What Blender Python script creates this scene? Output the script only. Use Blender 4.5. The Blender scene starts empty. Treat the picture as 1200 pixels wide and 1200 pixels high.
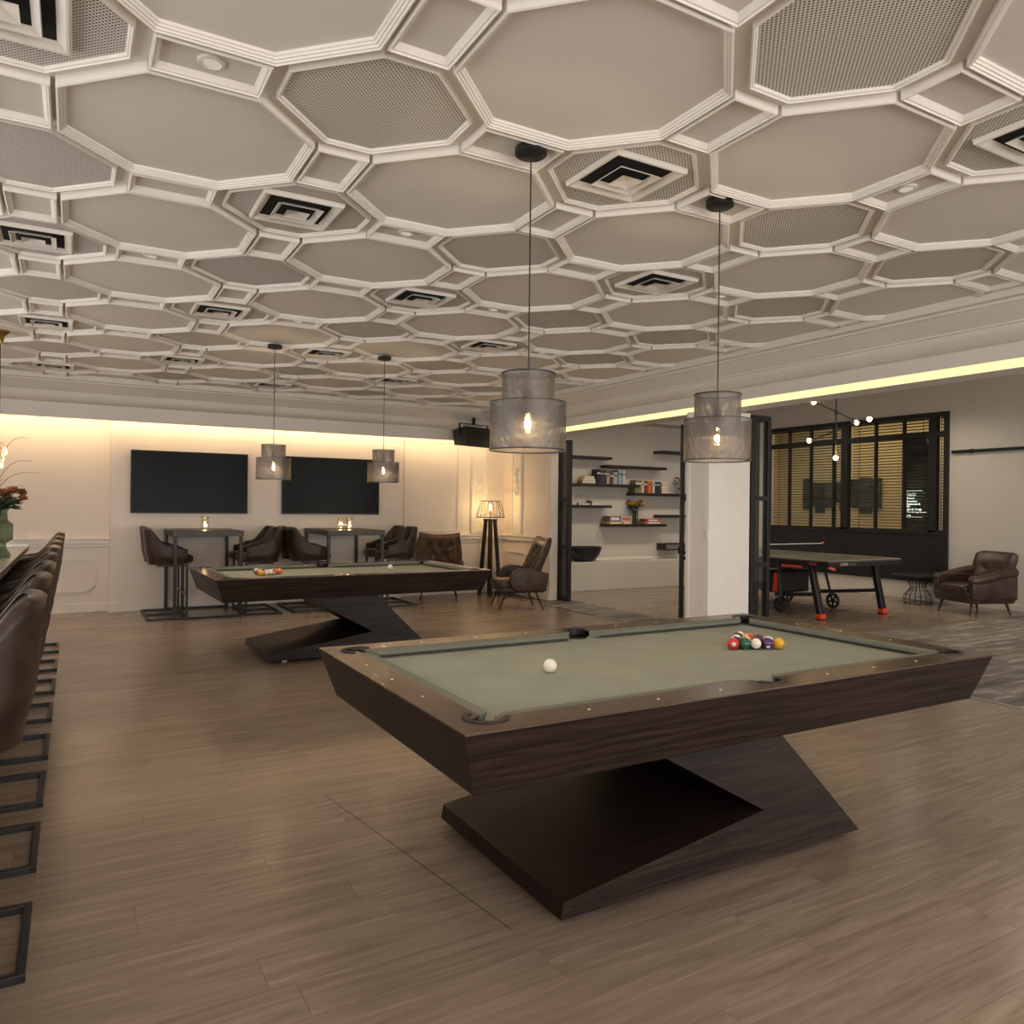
import bpy, bmesh, math, random
from mathutils import Vector, Matrix, Euler
PI = math.pi
R = math.radians
random.seed(7)
scene = bpy.context.scene
C = scene.collection

# ------------------------------------------------------------------ camera
TH, CAMH = 0.5185, 1.45                       # yaw of the room grid, eye height
cs, sn = math.cos(TH), math.sin(TH)
cam_data = bpy.data.cameras.new('camera')
cam = bpy.data.objects.new('camera', cam_data)
C.objects.link(cam)
scene.camera = cam
cam_data.sensor_width = 36.0
cam_data.sensor_fit = 'HORIZONTAL'
cam_data.lens = 898.8 / 1200 * 36
cam_data.shift_y = -5.84 / 1200
cam_data.clip_start = 0.05
cam_data.clip_end = 100
_fw = Vector((sn, cs, 0)); _rt = Vector((cs, -sn, 0)); _up = Vector((0, 0, 1))
_roll = 0.0115
_r = _rt * math.cos(_roll) + _up * math.sin(_roll)
_u = _up * math.cos(_roll) - _rt * math.sin(_roll)
cam.matrix_world = Matrix(((_r.x, _u.x, -_fw.x, 0), (_r.y, _u.y, -_fw.y, 0), (_r.z, _u.z, -_fw.z, CAMH), (0, 0, 0, 1)))

def in_view(p, margin=60):
    d = Vector(p) - Vector((0, 0, CAMH))
    y = d.dot(_fw)
    if y < 0.2: return False
    u = 600 + 898.8 * d.dot(_r) / y; v = 594.2 - 898.8 * d.dot(_u) / y
    return -margin < u < 1200 + margin and -margin < v < 1200 + margin
def depth(p):
    return (Vector(p) - Vector((0, 0, CAMH))).dot(_fw)

# ------------------------------------------------------------------ world, light, exposure
scene.view_settings.view_transform = 'Standard'
scene.view_settings.look = 'None'
scene.view_settings.gamma = 1.0
scene.view_settings.use_curve_mapping = False
scene.view_settings.exposure = 0.08
world = bpy.data.worlds.new('world'); scene.world = world
world.use_nodes = True
world.node_tree.nodes['Background'].inputs[0].default_value = (0.80, 0.88, 1.0, 1)
world.node_tree.nodes['Background'].inputs[1].default_value = 0.9

def area_light(name, loc, rot, sx, sy, power, col):
    l = bpy.data.lights.new(name, 'AREA'); l.shape = 'RECTANGLE'; l.size = sx; l.size_y = sy
    l.energy = power; l.color = col
    o = bpy.data.objects.new(name, l); C.objects.link(o); o.location = loc; o.rotation_euler = rot
    return o
# daylight that enters by the windows behind the camera and behind the bar
area_light('window_daylight', (1.6, -3.3, 1.55), (R(90), 0, 0), 7.0, 2.2, 190, (1.0, 0.95, 0.89))
area_light('window_daylight', (-2.85, 4.0, 1.6), (R(90), 0, R(-90)), 9.0, 1.9, 105, (1.0, 0.95, 0.89))
area_light('window_daylight', (9.2, -3.3, 1.6), (R(90), 0, 0), 4.5, 2.2, 150, (1.0, 0.94, 0.86))

# ------------------------------------------------------------------ materials
MATS = {}
def new_mat(name):
    m = bpy.data.materials.new(name); m.use_nodes = True
    nt = m.node_tree; b = nt.nodes['Principled BSDF']
    MATS[name] = m
    return m, nt, b
def N(nt, t, **kw):
    n = nt.nodes.new(t)
    for k, v in kw.items():
        if k == 'op': n.operation = v
        elif k == 'inp':
            for i, val in v.items(): n.inputs[i].default_value = val
        else: setattr(n, k, v)
    return n
def L(nt, a, b): nt.links.new(a, b)
def ramp(nt, fac, stops):
    n = nt.nodes.new('ShaderNodeValToRGB')
    e = n.color_ramp.elements
    while len(e) < len(stops): e.new(0.5)
    for k, (p, c) in enumerate(stops):
        e[k].position = p; e[k].color = (c[0], c[1], c[2], 1)
    L(nt, fac, n.inputs[0]); return n
def plain(name, col, rough=0.5, metal=0.0, var=0.06, scale=8.0, bump=0.0, bscale=120.0, coat=0.0, spec=0.5):
    """principled colour with a little procedural mottling and fine relief"""
    m, nt, b = new_mat(name)
    tc = N(nt, 'ShaderNodeTexCoord')
    nz = N(nt, 'ShaderNodeTexNoise', inp={'Scale': scale, 'Detail': 3.0})
    L(nt, tc.outputs['Object'], nz.inputs['Vector'])
    lo = tuple(max(0, c * (1 - var)) for c in col); hi = tuple(min(1, c * (1 + var)) for c in col)
    rp = ramp(nt, nz.outputs['Fac'], [(0.3, lo), (0.7, hi)])
    L(nt, rp.outputs[0], b.inputs['Base Color'])
    b.inputs['Roughness'].default_value = rough
    b.inputs['Metallic'].default_value = metal
    b.inputs['Specular IOR Level'].default_value = spec
    if coat: b.inputs['Coat Weight'].default_value = coat
    if bump:
        n2 = N(nt, 'ShaderNodeTexNoise', inp={'Scale': bscale, 'Detail': 2.0})
        L(nt, tc.outputs['Object'], n2.inputs['Vector'])
        bp = N(nt, 'ShaderNodeBump', inp={'Strength': bump, 'Distance': 0.01})
        L(nt, n2.outputs['Fac'], bp.inputs['Height']); L(nt, bp.outputs[0], b.inputs['Normal'])
    return m
def emit(name, col, strength):
    m = bpy.data.materials.new(name); m.use_nodes = True
    nt = m.node_tree; nt.nodes.remove(nt.nodes['Principled BSDF'])
    e = N(nt, 'ShaderNodeEmission'); e.inputs[0].default_value = (*col, 1); e.inputs[1].default_value = strength
    L(nt, e.outputs[0], nt.nodes['Material Output'].inputs[0]); MATS[name] = m
    return m
def glass(name, col=(1, 1, 1), rough=0.02, mixf=0.12, tint=None):
    """thin clear pane: mostly transparent with a glossy reflection"""
    m = bpy.data.materials.new(name); m.use_nodes = True
    nt = m.node_tree; nt.nodes.remove(nt.nodes['Principled BSDF'])
    t = N(nt, 'ShaderNodeBsdfTransparent'); t.inputs[0].default_value = (*(tint or col), 1)
    g = N(nt, 'ShaderNodeBsdfGlossy'); g.inputs['Roughness'].default_value = rough
    lw = N(nt, 'ShaderNodeLayerWeight', inp={0: 0.5})
    pw = N(nt, 'ShaderNodeMath', op='POWER', inp={1: 5.0}); L(nt, lw.outputs['Facing'], pw.inputs[0])
    fr = N(nt, 'ShaderNodeMath', op='MULTIPLY_ADD', inp={1: 0.9, 2: 0.035}); L(nt, pw.outputs[0], fr.inputs[0])
    mx = N(nt, 'ShaderNodeMixShader')
    L(nt, fr.outputs[0], mx.inputs[0]); L(nt, t.outputs[0], mx.inputs[1]); L(nt, g.outputs[0], mx.inputs[2])
    L(nt, mx.outputs[0], nt.nodes['Material Output'].inputs[0]); MATS[name] = m
    return m
def wood(name, stops, scale=(1.0, 12.0, 12.0), rough=0.4, rnd=0.0, bump=0.15, coords='Object', tintvar=0.25, spec=0.5, coat=0.0, wave=0.0):
    m, nt, b = new_mat(name)
    if coords == 'World':
        g = N(nt, 'ShaderNodeNewGeometry'); src = g.outputs['Position']
    else:
        g = N(nt, 'ShaderNodeNewGeometry')
        tc = N(nt, 'ShaderNodeTexCoord'); src = tc.outputs['Object']
    oi = N(nt, 'ShaderNodeObjectInfo')
    rn = N(nt, 'ShaderNodeMath', op='ADD'); L(nt, oi.outputs['Random'], rn.inputs[0]); L(nt, g.outputs['Random Per Island'], rn.inputs[1])
    off = N(nt, 'ShaderNodeMath', op='MULTIPLY', inp={1: 37.0 * rnd}); L(nt, rn.outputs[0], off.inputs[0])
    cx = N(nt, 'ShaderNodeCombineXYZ'); L(nt, off.outputs[0], cx.inputs[0]); L(nt, off.outputs[0], cx.inputs[1])
    ad = N(nt, 'ShaderNodeVectorMath', op='ADD'); L(nt, src, ad.inputs[0]); L(nt, cx.outputs[0], ad.inputs[1])
    mp = N(nt, 'ShaderNodeMapping'); mp.inputs['Scale'].default_value = scale; L(nt, ad.outputs[0], mp.inputs['Vector'])
    nz = N(nt, 'ShaderNodeTexNoise', inp={'Scale': 1.0, 'Detail': 6.0, 'Roughness': 0.62, 'Distortion': 0.6}); L(nt, mp.outputs[0], nz.inputs['Vector'])
    fac = nz.outputs['Fac']
    if wave:
        wv = N(nt, 'ShaderNodeTexWave', inp={'Scale': 0.55, 'Distortion': 9.0, 'Detail': 2.0, 'Detail Scale': 0.7}); wv.bands_direction = 'Y'
        L(nt, mp.outputs[0], wv.inputs['Vector'])
        mxw = N(nt, 'ShaderNodeMix', inp={0: wave}); L(nt, nz.outputs['Fac'], mxw.inputs[2]); L(nt, wv.outputs['Fac'], mxw.inputs[3]); fac = mxw.outputs[0]
    rp = ramp(nt, fac, stops)
    fr = N(nt, 'ShaderNodeMath', op='FRACT'); 
    m7 = N(nt, 'ShaderNodeMath', op='MULTIPLY', inp={1: 7.31}); L(nt, rn.outputs[0], m7.inputs[0]); L(nt, m7.outputs[0], fr.inputs[0])
    tv = N(nt, 'ShaderNodeMapRange', inp={3: 1 - tintvar, 4: 1 + tintvar}); L(nt, fr.outputs[0], tv.inputs[0])
    hsv = N(nt, 'ShaderNodeHueSaturation'); L(nt, rp.outputs[0], hsv.inputs['Color']); L(nt, tv.outputs[0], hsv.inputs['Value'])
    L(nt, hsv.outputs[0], b.inputs['Base Color'])
    rr = N(nt, 'ShaderNodeMapRange', inp={3: rough * 0.85, 4: rough * 1.2}); L(nt, nz.outputs['Fac'], rr.inputs[0]); L(nt, rr.outputs[0], b.inputs['Roughness'])
    b.inputs['Specular IOR Level'].default_value = spec
    if coat: b.inputs['Coat Weight'].default_value = coat
    bp = N(nt, 'ShaderNodeBump', inp={'Strength': bump, 'Distance': 0.004}); L(nt, fac, bp.inputs['Height']); L(nt, bp.outputs[0], b.inputs['Normal'])
    return m

CEIL = plain('ceiling_paint', (0.74, 0.695, 0.64), 0.6, var=0.03, scale=1.5)
MOULD = plain('moulding_paint', (0.85, 0.80, 0.735), 0.5, var=0.02)
WALLP = plain('wall_paint', (0.80, 0.71, 0.625), 0.6, var=0.02, scale=2)
TRIMP = plain('trim_paint', (0.80, 0.74, 0.66), 0.45, var=0.02)
GREYW = plain('grey_wall_paint', (0.58, 0.54, 0.475), 0.65, var=0.02, scale=2)
COLW = plain('column_paint', (0.88, 0.84, 0.79), 0.5, var=0.02)
FLOORW = wood('floor_wood', [(0.30, (0.198, 0.146, 0.108)), (0.47, (0.245, 0.184, 0.139)), (0.70, (0.325, 0.25, 0.194))], scale=(1.9, 27.0, 1.0), rough=0.24, rnd=1.0, coords='World', tintvar=0.06, bump=0.05)
JOINT = plain('floor_joint', (0.06, 0.045, 0.035), 0.8)
WENGE = wood('wenge_wood', [(0.34, (0.009, 0.005, 0.004)), (0.52, (0.021, 0.0118, 0.0092)), (0.70, (0.038, 0.0215, 0.016))], scale=(3.0, 55.0, 55.0), rough=0.42, bump=0.25, tintvar=0.0, wave=0.18, spec=0.28)
RAILW = wood('rail_wood', [(0.3, (0.055, 0.034, 0.024)), (0.55, (0.085, 0.054, 0.038)), (0.8, (0.12, 0.078, 0.056))], scale=(3.0, 55.0, 55.0), rough=0.22, bump=0.08, tintvar=0.0)
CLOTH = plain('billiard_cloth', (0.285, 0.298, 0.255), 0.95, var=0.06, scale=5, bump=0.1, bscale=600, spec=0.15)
CUSH = plain('shaded_cushion_cloth', (0.18, 0.186, 0.155), 0.95, var=0.04, scale=5, spec=0.15)  # cloth colour darkened to stand for shade on the cushion faces
RUBBER = plain('pocket_rubber', (0.008, 0.008, 0.008), 0.45)
IVORY = plain('ivory_inlay', (0.75, 0.7, 0.55), 0.3)
BLACKM = plain('black_metal', (0.014, 0.014, 0.015), 0.42, metal=0.0, var=0.1)
STEEL = plain('black_steel', (0.022, 0.022, 0.024), 0.33, metal=0.4, var=0.1)
LEATH = plain('brown_leather', (0.040, 0.0235, 0.016), 0.36, spec=0.35, var=0.35, scale=9, bump=0.12, bscale=180)
LEATHD = plain('tufted_leather', (0.062, 0.037, 0.022), 0.38, spec=0.35, var=0.35, scale=12, bump=0.12, bscale=180)
LEATHR = plain('oxblood_leather', (0.045, 0.026, 0.018), 0.3, var=0.4, scale=7, bump=0.1, bscale=180)
TABLEB = plain('bar_table_top', (0.045, 0.038, 0.031), 0.4, var=0.15, scale=4)
SCREEN = plain('tv_screen', (0.005, 0.005, 0.0045), 0.28, var=0.0, spec=0.12)
BEZEL = plain('tv_bezel', (0.006, 0.006, 0.006), 0.4)
CHROME = plain('chrome', (0.6, 0.6, 0.6), 0.2, metal=1.0)
BRASS = plain('brass', (0.55, 0.40, 0.16), 0.25, metal=1.0)
WHITEP = plain('white_plastic', (0.75, 0.72, 0.68), 0.4)
DARKV = plain('vent_shade', (0.006, 0.006, 0.006), 0.9)
VENTM = plain('vent_metal', (0.74, 0.70, 0.63), 0.4)
BLACKP = plain('black_panel', (0.010, 0.009, 0.008), 0.5)
BULB = emit('filament_bulb', (1.0, 0.80, 0.42), 40.0)
SMALLB = emit('small_bulb', (1.0, 0.72, 0.34), 30.0)
FAIRY = emit('fairy_light', (1.0, 0.70, 0.32), 8.0)
DIMB = emit('dim_bulb', (1.0, 0.80, 0.50), 1.6)
LED = emit('led_strip', (1.0, 0.86, 0.40), 1.25)
LEDC = emit('led_cove', (1.0, 0.75, 0.43), 62.0)
DLIT = emit('downlight_lens', (1.0, 0.85, 0.65), 0.55)
SIGNW = emit('sign_letters', (0.85, 1.0, 0.78), 2.2)
CLEAR = glass('clear_glass')
SMOKE = glass('bulb_glass', tint=(0.95, 0.93, 0.86))
VASEG = glass('green_vase_glass', tint=(0.40, 0.47, 0.37))
ORANGE = plain('orange_plastic', (0.75, 0.075, 0.03), 0.4)
QUARTZ = plain('counter_quartz', (0.24, 0.215, 0.185), 0.25, var=0.12, scale=20)
LEAF = plain('leaf_green', (0.03, 0.055, 0.02), 0.5, var=0.3)
YELF = plain('yellow_petal', (0.75, 0.48, 0.03), 0.6)
ORGF = plain('orange_petal', (0.42, 0.17, 0.06), 0.6, var=0.25)
REDF = plain('rust_petal', (0.26, 0.085, 0.045), 0.6, var=0.25)
TWIG = plain('twig', (0.20, 0.12, 0.06), 0.7)
SHELFW = plain('dark_shelf', (0.018, 0.013, 0.010), 0.45, var=0.2)
WALNUT = wood('lamp_leg_wood', [(0.3, (0.014, 0.009, 0.006)), (0.7, (0.04, 0.024, 0.015))], scale=(20, 20, 1.5), rough=0.45, tintvar=0)
BEYOND = plain('beyond_wall', (0.62, 0.50, 0.26), 0.7, var=0.06, scale=2)
GREYTOP = plain('tennis_top', (0.10, 0.092, 0.068), 0.35)

# perforated ceiling panel: staggered round holes
m, nt, b = new_mat('perforated_panel_paint')
g = N(nt, 'ShaderNodeNewGeometry')
mp = N(nt, 'ShaderNodeMapping'); mp.inputs['Rotation'].default_value = (0, 0, R(45)); mp.inputs['Scale'].default_value = (78, 78, 78)
L(nt, g.outputs['Position'], mp.inputs['Vector'])
fr = N(nt, 'ShaderNodeVectorMath', op='FRACTION'); L(nt, mp.outputs[0], fr.inputs[0])
sb = N(nt, 'ShaderNodeVectorMath', op='SUBTRACT'); sb.inputs[1].default_value = (0.5, 0.5, 0.5); L(nt, fr.outputs[0], sb.inputs[0])
mu = N(nt, 'ShaderNodeVectorMath', op='MULTIPLY'); mu.inputs[1].default_value = (1, 1, 0); L(nt, sb.outputs[0], mu.inputs[0])
ln = N(nt, 'ShaderNodeVectorMath', op='LENGTH'); L(nt, mu.outputs[0], ln.inputs[0])
rp = ramp(nt, ln.outputs['Value'], [(0.25, (0.05, 0.046, 0.042)), (0.33, (0.72, 0.68, 0.62))])
L(nt, rp.outputs[0], b.inputs['Base Color']); b.inputs['Roughness'].default_value = 0.6
PERF = m

# woven wire lamp shade: open weave in UV
def mesh_shade(name, nu, nv, col, th):
    m, nt, b = new_mat(name)
    uv = N(nt, 'ShaderNodeUVMap')
    sx = N(nt, 'ShaderNodeSeparateXYZ'); L(nt, uv.outputs[0], sx.inputs[0])
    outs = []
    for k, n in ((0, nu), (1, nv)):
        a = N(nt, 'ShaderNodeMath', op='MULTIPLY', inp={1: float(n)}); L(nt, sx.outputs[k], a.inputs[0])
        f = N(nt, 'ShaderNodeMath', op='FRACT'); L(nt, a.outputs[0], f.inputs[0])
        l = N(nt, 'ShaderNodeMath', op='LESS_THAN', inp={1: th}); L(nt, f.outputs[0], l.inputs[0]); outs.append(l)
    mx = N(nt, 'ShaderNodeMath', op='MAXIMUM'); L(nt, outs[0].outputs[0], mx.inputs[0]); L(nt, outs[1].outputs[0], mx.inputs[1])
    b.inputs['Base Color'].default_value = (*col, 1); b.inputs['Metallic'].default_value = 0.55; b.inputs['Roughness'].default_value = 0.42
    L(nt, mx.outputs[0], b.inputs['Alpha'])
    return m
SHADE = mesh_shade('woven_wire_shade', 170, 48, (0.14, 0.122, 0.108), 0.51)

# carpet planks
m, nt, b = new_mat('carpet_pile')
g = N(nt, 'ShaderNodeNewGeometry'); oi = N(nt, 'ShaderNodeObjectInfo')
mp = N(nt, 'ShaderNodeMapping'); mp.inputs['Scale'].default_value = (1.6, 9.0, 1); L(nt, g.outputs['Position'], mp.inputs['Vector'])
nz = N(nt, 'ShaderNodeTexNoise', inp={'Scale': 1.0, 'Detail': 8.0, 'Roughness': 0.7}); L(nt, mp.outputs[0], nz.inputs['Vector'])
n2 = N(nt, 'ShaderNodeTexNoise', inp={'Scale': 160.0, 'Detail': 2.0}); L(nt, g.outputs['Position'], n2.inputs['Vector'])
rp = ramp(nt, nz.outputs['Fac'], [(0.30, (0.10, 0.089, 0.08)), (0.52, (0.18, 0.163, 0.147)), (0.68, (0.36, 0.335, 0.30))])
tv = N(nt, 'ShaderNodeMapRange', inp={3: 0.8, 4: 1.2}); L(nt, oi.outputs['Random'], tv.inputs[0])
hs = N(nt, 'ShaderNodeHueSaturation'); L(nt, rp.outputs[0], hs.inputs['Color']); L(nt, tv.outputs[0], hs.inputs['Value'])
L(nt, hs.outputs[0], b.inputs['Base Color']); b.inputs['Roughness'].default_value = 0.95; b.inputs['Specular IOR Level'].default_value = 0.1
bp = N(nt, 'ShaderNodeBump', inp={'Strength': 0.4, 'Distance': 0.004}); L(nt, n2.outputs['Fac'], bp.inputs['Height']); L(nt, bp.outputs[0], b.inputs['Normal'])
CARPET = m

# ------------------------------------------------------------------ mesh helpers
class MB:
    def __init__(s): s.bm = bmesh.new(); s.uv = None
    def _add(s, tb, mat=None):
        if mat is not None: bmesh.ops.transform(tb, matrix=mat, verts=tb.verts)
        me = bpy.data.meshes.new('t'); tb.to_mesh(me); tb.free(); s.bm.from_mesh(me); bpy.data.meshes.remove(me)
        return s
    def box(s, x0, x1, y0, y1, z0, z1, bevel=0.0, seg=2, mat=None):
        tb = bmesh.new(); bmesh.ops.create_cube(tb, size=1.0)
        bmesh.ops.scale(tb, vec=(abs(x1 - x0), abs(y1 - y0), abs(z1 - z0)), verts=tb.verts)
        bmesh.ops.translate(tb, vec=((x0 + x1) / 2, (y0 + y1) / 2, (z0 + z1) / 2), verts=tb.verts)
        if bevel: bmesh.ops.bevel(tb, geom=list(tb.edges), offset=bevel, segments=seg, profile=0.5, affect='EDGES')
        return s._add(tb, mat)
    def bar(s, a, b, w, h=None, up=(0, 0, 1), bevel=0.0):
        a = Vector(a); b = Vector(b); h = h or w
        d = b - a; ln = d.length; x = d.normalized(); u = Vector(up)
        if abs(x.dot(u)) > 0.99: u = Vector((0, 1, 0))
        y = u.cross(x).normalized(); z = x.cross(y)
        m = Matrix(((x.x, y.x, z.x, a.x), (x.y, y.y, z.y, a.y), (x.z, y.z, z.z, a.z), (0, 0, 0, 1)))
        return s.box(0, ln, -w / 2, w / 2, -h / 2, h / 2, bevel, 2, m)
    def tube(s, pts, r, n=8, caps=True, r2=None):
        pts = [Vector(p) for p in pts]; k = len(pts); rings = []
        prev = None
        for i, p in enumerate(pts):
            d = (pts[min(i + 1, k - 1)] - pts[max(i - 1, 0)]).normalized()
            ref = prev if prev is not None else (Vector((0, 0, 1)) if abs(d.z) < 0.9 else Vector((1, 0, 0)))
            y = (ref - d * ref.dot(d)).normalized(); prev = y; z = d.cross(y)
            rr = r if r2 is None else r + (r2 - r) * i / (k - 1)
            rings.append([s.bm.verts.new(p + (y * math.cos(2 * PI * j / n) + z * math.sin(2 * PI * j / n)) * rr) for j in range(n)])
        for a, b in zip(rings, rings[1:]):
            for j in range(n): s.bm.faces.new((a[j], a[(j + 1) % n], b[(j + 1) % n], b[j]))
        if caps:
            s.bm.faces.new(rings[0][::-1]); s.bm.faces.new(rings[-1])
        return s
    def lathe(s, prof, n=24, c=(0, 0, 0), closed=False, a0=0.0):
        c = Vector(c); rings = []
        for r, z in prof:
            rings.append([s.bm.verts.new(c + Vector((r * math.cos(a0 + 2 * PI * j / n), r * math.sin(a0 + 2 * PI * j / n), z))) for j in range(n)] if r > 1e-6 else [s.bm.verts.new(c + Vector((0, 0, z)))])
        for a, b in zip(rings, rings[1:]):
            for j in range(n):
                q = (j + 1) % n
                if len(a) == 1 and len(b) == 1: continue
                if len(a) == 1: s.bm.faces.new((a[0], b[q], b[j]))
                elif len(b) == 1: s.bm.faces.new((a[j], a[q], b[0]))
                else: s.bm.faces.new((a[j], a[q], b[q], b[j]))
        return s
    def sphere(s, c, r, u=12, v=8, sc=(1, 1, 1)):
        tb = bmesh.new(); bmesh.ops.create_uvsphere(tb, u_segments=u, v_segments=v, radius=r)
        bmesh.ops.scale(tb, vec=sc, verts=tb.verts); bmesh.ops.translate(tb, vec=c, verts=tb.verts)
        return s._add(tb)
    def prism(s, poly, axis='y', a=0.0, b=1.0):
        """extrude a 2-D outline: axis y -> (x, z) outline, x -> (y, z), z -> (x, y)"""
        def P(p, t):
            return {'y': (p[0], t, p[1]), 'x': (t, p[0], p[1]), 'z': (p[0], p[1], t)}[axis]
        va = [s.bm.verts.new(P(p, a)) for p in poly]; vb = [s.bm.verts.new(P(p, b)) for p in poly]
        n = len(poly)
        for i in range(n): s.bm.faces.new((va[i], va[(i + 1) % n], vb[(i + 1) % n], vb[i]))
        s.bm.faces.new(va[::-1]); s.bm.faces.new(vb)
        return s
    def grid(s, fn, nu, nv, closeu=False):
        vs = [[s.bm.verts.new(fn(i / (nu if closeu else nu - 1), j / (nv - 1))) for j in range(nv)] for i in range(nu)]
        for i in range(nu if closeu else nu - 1):
            for j in range(nv - 1):
                q = (i + 1) % nu
                s.bm.faces.new((vs[i][j], vs[q][j], vs[q][j + 1], vs[i][j + 1]))
        return s
    def mesh(s, name, mat, smooth=False, angle=None):
        bmesh.ops.remove_doubles(s.bm, verts=s.bm.verts, dist=1e-5)
        bmesh.ops.recalc_face_normals(s.bm, faces=s.bm.faces)
        me = bpy.data.meshes.new(name); s.bm.to_mesh(me); s.bm.free()
        me.materials.append(mat)
        if smooth:
            me.shade_smooth()
            if angle: me.set_sharp_from_angle(angle=R(angle))
        return me
    def build(s, name, mat, parent=None, smooth=False, angle=40, loc=None, rot=None):
        return put(name, s.mesh(name, mat, smooth, angle), parent, loc, rot)
def put(name, me, parent=None, loc=None, rot=None):
    o = bpy.data.objects.new(name, me); C.objects.link(o)
    if parent: o.parent = parent
    if loc is not None: o.location = loc
    if rot is not None: o.rotation_euler = rot
    return o
def tag(o, label=None, cat=None, group=None, kind=None):
    if label: o['label'] = label
    if cat: o['category'] = cat
    if group: o['group'] = group
    if kind: o['kind'] = kind
    return o
def thing(name, label, cat, loc=(0, 0, 0), rotz=0.0, group=None):
    o = bpy.data.objects.new(name, None); C.objects.link(o)
    o.empty_display_size = 0.1
    o.location = loc; o.rotation_euler = (0, 0, rotz)
    return tag(o, label, cat, group)
def copy_tree(o, parent=None):
    c = o.copy(); C.objects.link(c)
    if parent: c.parent = parent
    for ch in list(o.children): copy_tree(ch, c)
    return c
def text_mesh(body, size, mat, extr=0.0005, align='LEFT'):
    cu = bpy.data.curves.new('lettering', 'FONT'); cu.body = body; cu.size = size; cu.extrude = extr
    cu.align_x = align; cu.align_y = 'CENTER'; cu.resolution_u = 2
    o = bpy.data.objects.new('lettering', cu); C.objects.link(o)
    dg = bpy.context.evaluated_depsgraph_get(); dg.update()
    me = bpy.data.meshes.new_from_object(o.evaluated_get(dg))
    bpy.data.objects.remove(o); bpy.data.curves.remove(cu)
    me.materials.clear(); me.materials.append(mat); me.name = 'lettering'
    return me
def point_light(parent, loc, power, col, size=0.03):
    l = bpy.data.lights.new('bulb_light', 'POINT'); l.energy = power; l.color = col; l.shadow_soft_size = size
    o = bpy.data.objects.new('bulb_light', l); C.objects.link(o); o.location = loc
    if parent: o.parent = parent
    return o

# ------------------------------------------------------------------ dimensions of the place
CZ = 2.99            # plane of the ceiling board
XE, YE = 5.48, 10.63 # where the octagon ceiling stops (right cornice, back cornice)
XL, YN = -3.0, -3.5  # wall behind the bar, wall behind the camera
XR = 12.1            # window wall of the games room
YB, YTV = 11.55, 11.40
YS = 11.45           # shelf wall
# ---------- floor
def structure(name, mb, mat, parent=None, smooth=False):
    o = mb.build(name, mat, parent, smooth)
    if not parent: o['kind'] = 'structure'
    return o
floor = structure('floor', MB().box(XL - .2, XR + 3.0, YN - .2, YB + .3, -0.12, -0.006), JOINT)
PW, PL = 0.18, 1.22
plank_me = MB().box(0.0006, PL - 0.0006, 0.0006, PW - 0.0006, -0.006, 0.0).mesh('plank', FLOORW)
spots = []
def fill_planks(x0, x1, y0, y1):
    r = int(math.floor(y0 / PW))
    while r * PW < y1:
        off = (r * 0.47 + 0.13 * ((r * 7) % 5)) % PL
        x = x0 - off
        while x < x1:
            a, b_ = max(x, x0), min(x + PL, x1); c, d = max(r * PW, y0), min(r * PW + PW, y1)
            if b_ - a > 0.02 and d - c > 0.01: spots.append((a, b_, c, d))
            x += PL
        r += 1
fill_planks(XL, 6.1, YN, YB)
fill_planks(6.76, XR, 5.8, YS)
full, rest = [], []
for s_ in spots:
    a, b_, c, d = s_
    seen = any(in_view((px, py, 0), 10) for px in (a, b_, (a + b_) / 2) for py in (c, d)) and depth(((a + b_) / 2, (c + d) / 2, 0)) > 0.8
    whole = (b_ - a) > PL - 0.01 and (d - c) > PW - 0.005
    (full if seen and whole else rest).append(s_)
full.sort(key=lambda q: depth(((q[0] + q[1]) / 2, (q[2] + q[3]) / 2, 0)))
rest += full[300:]; full = full[:300]
for a, b_, c, d in full: put('plank', plank_me, floor, (a, c, 0))
mb = MB()
vv, ff = [], []
for a, b_, c, d in rest:
    e = 0.0006; k = len(vv)
    vv += [(a + e, c + e, -.006), (b_ - e, c + e, -.006), (b_ - e, d - e, -.006), (a + e, d - e, -.006), (a + e, c + e, 0), (b_ - e, c + e, 0), (b_ - e, d - e, 0), (a + e, d - e, 0)]
    ff += [tuple(k + i for i in f) for f in ((4, 5, 6, 7), (0, 1, 5, 4), (1, 2, 6, 5), (2, 3, 7, 6), (3, 0, 4, 7))]
mb.bm.free(); me = bpy.data.meshes.new('plank_field'); me.from_pydata(vv, [], ff); me.materials.append(FLOORW)
tag(put('plank_field', me, floor), kind='stuff')
# ---------- carpet laid by planks, metal edging strip, thin floor seam
carpet = tag(MB().box(6.1, XR, -1.5, 5.8, -0.006, 0.0005).box(6.1, 6.76, 5.8, 10.35, -0.006, 0.0005).build('floor_carpet', JOINT), kind='structure')
cw, cl = 0.25, 1.0
ctile = MB().box(0.001, cl - .001, 0.001, cw - .001, 0.0006, 0.006).mesh('carpet_tile', CARPET)
for r in range(24):
    x = 6.12 - ((r * 0.37) % cl)
    y = 5.8 - (r + 1) * cw
    while x < XR:
        a, b_ = max(x, 6.12), min(x + cl, XR)
        if b_ - a > 0.05:
            if b_ - a > cl - 0.01: put('carpet_tile', ctile, carpet, (a, y, 0))
            else: MB().box(0.001, b_ - a - .001, 0.001, cw - .001, 0.0006, 0.006).build('carpet_tile', CARPET, carpet, loc=(a, y, 0))
        x += cl
for r in range(18): MB().box(0.001, .638, 0.001, cw - .001, 0.0006, 0.006).build('carpet_tile', CARPET, carpet, loc=(6.12, 5.8 + r * cw, 0))
structure('trim_1', MB().box(6.085, 6.118, -1.5, 10.35, 0.0, 0.009, 0.003), CHROME)
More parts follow.
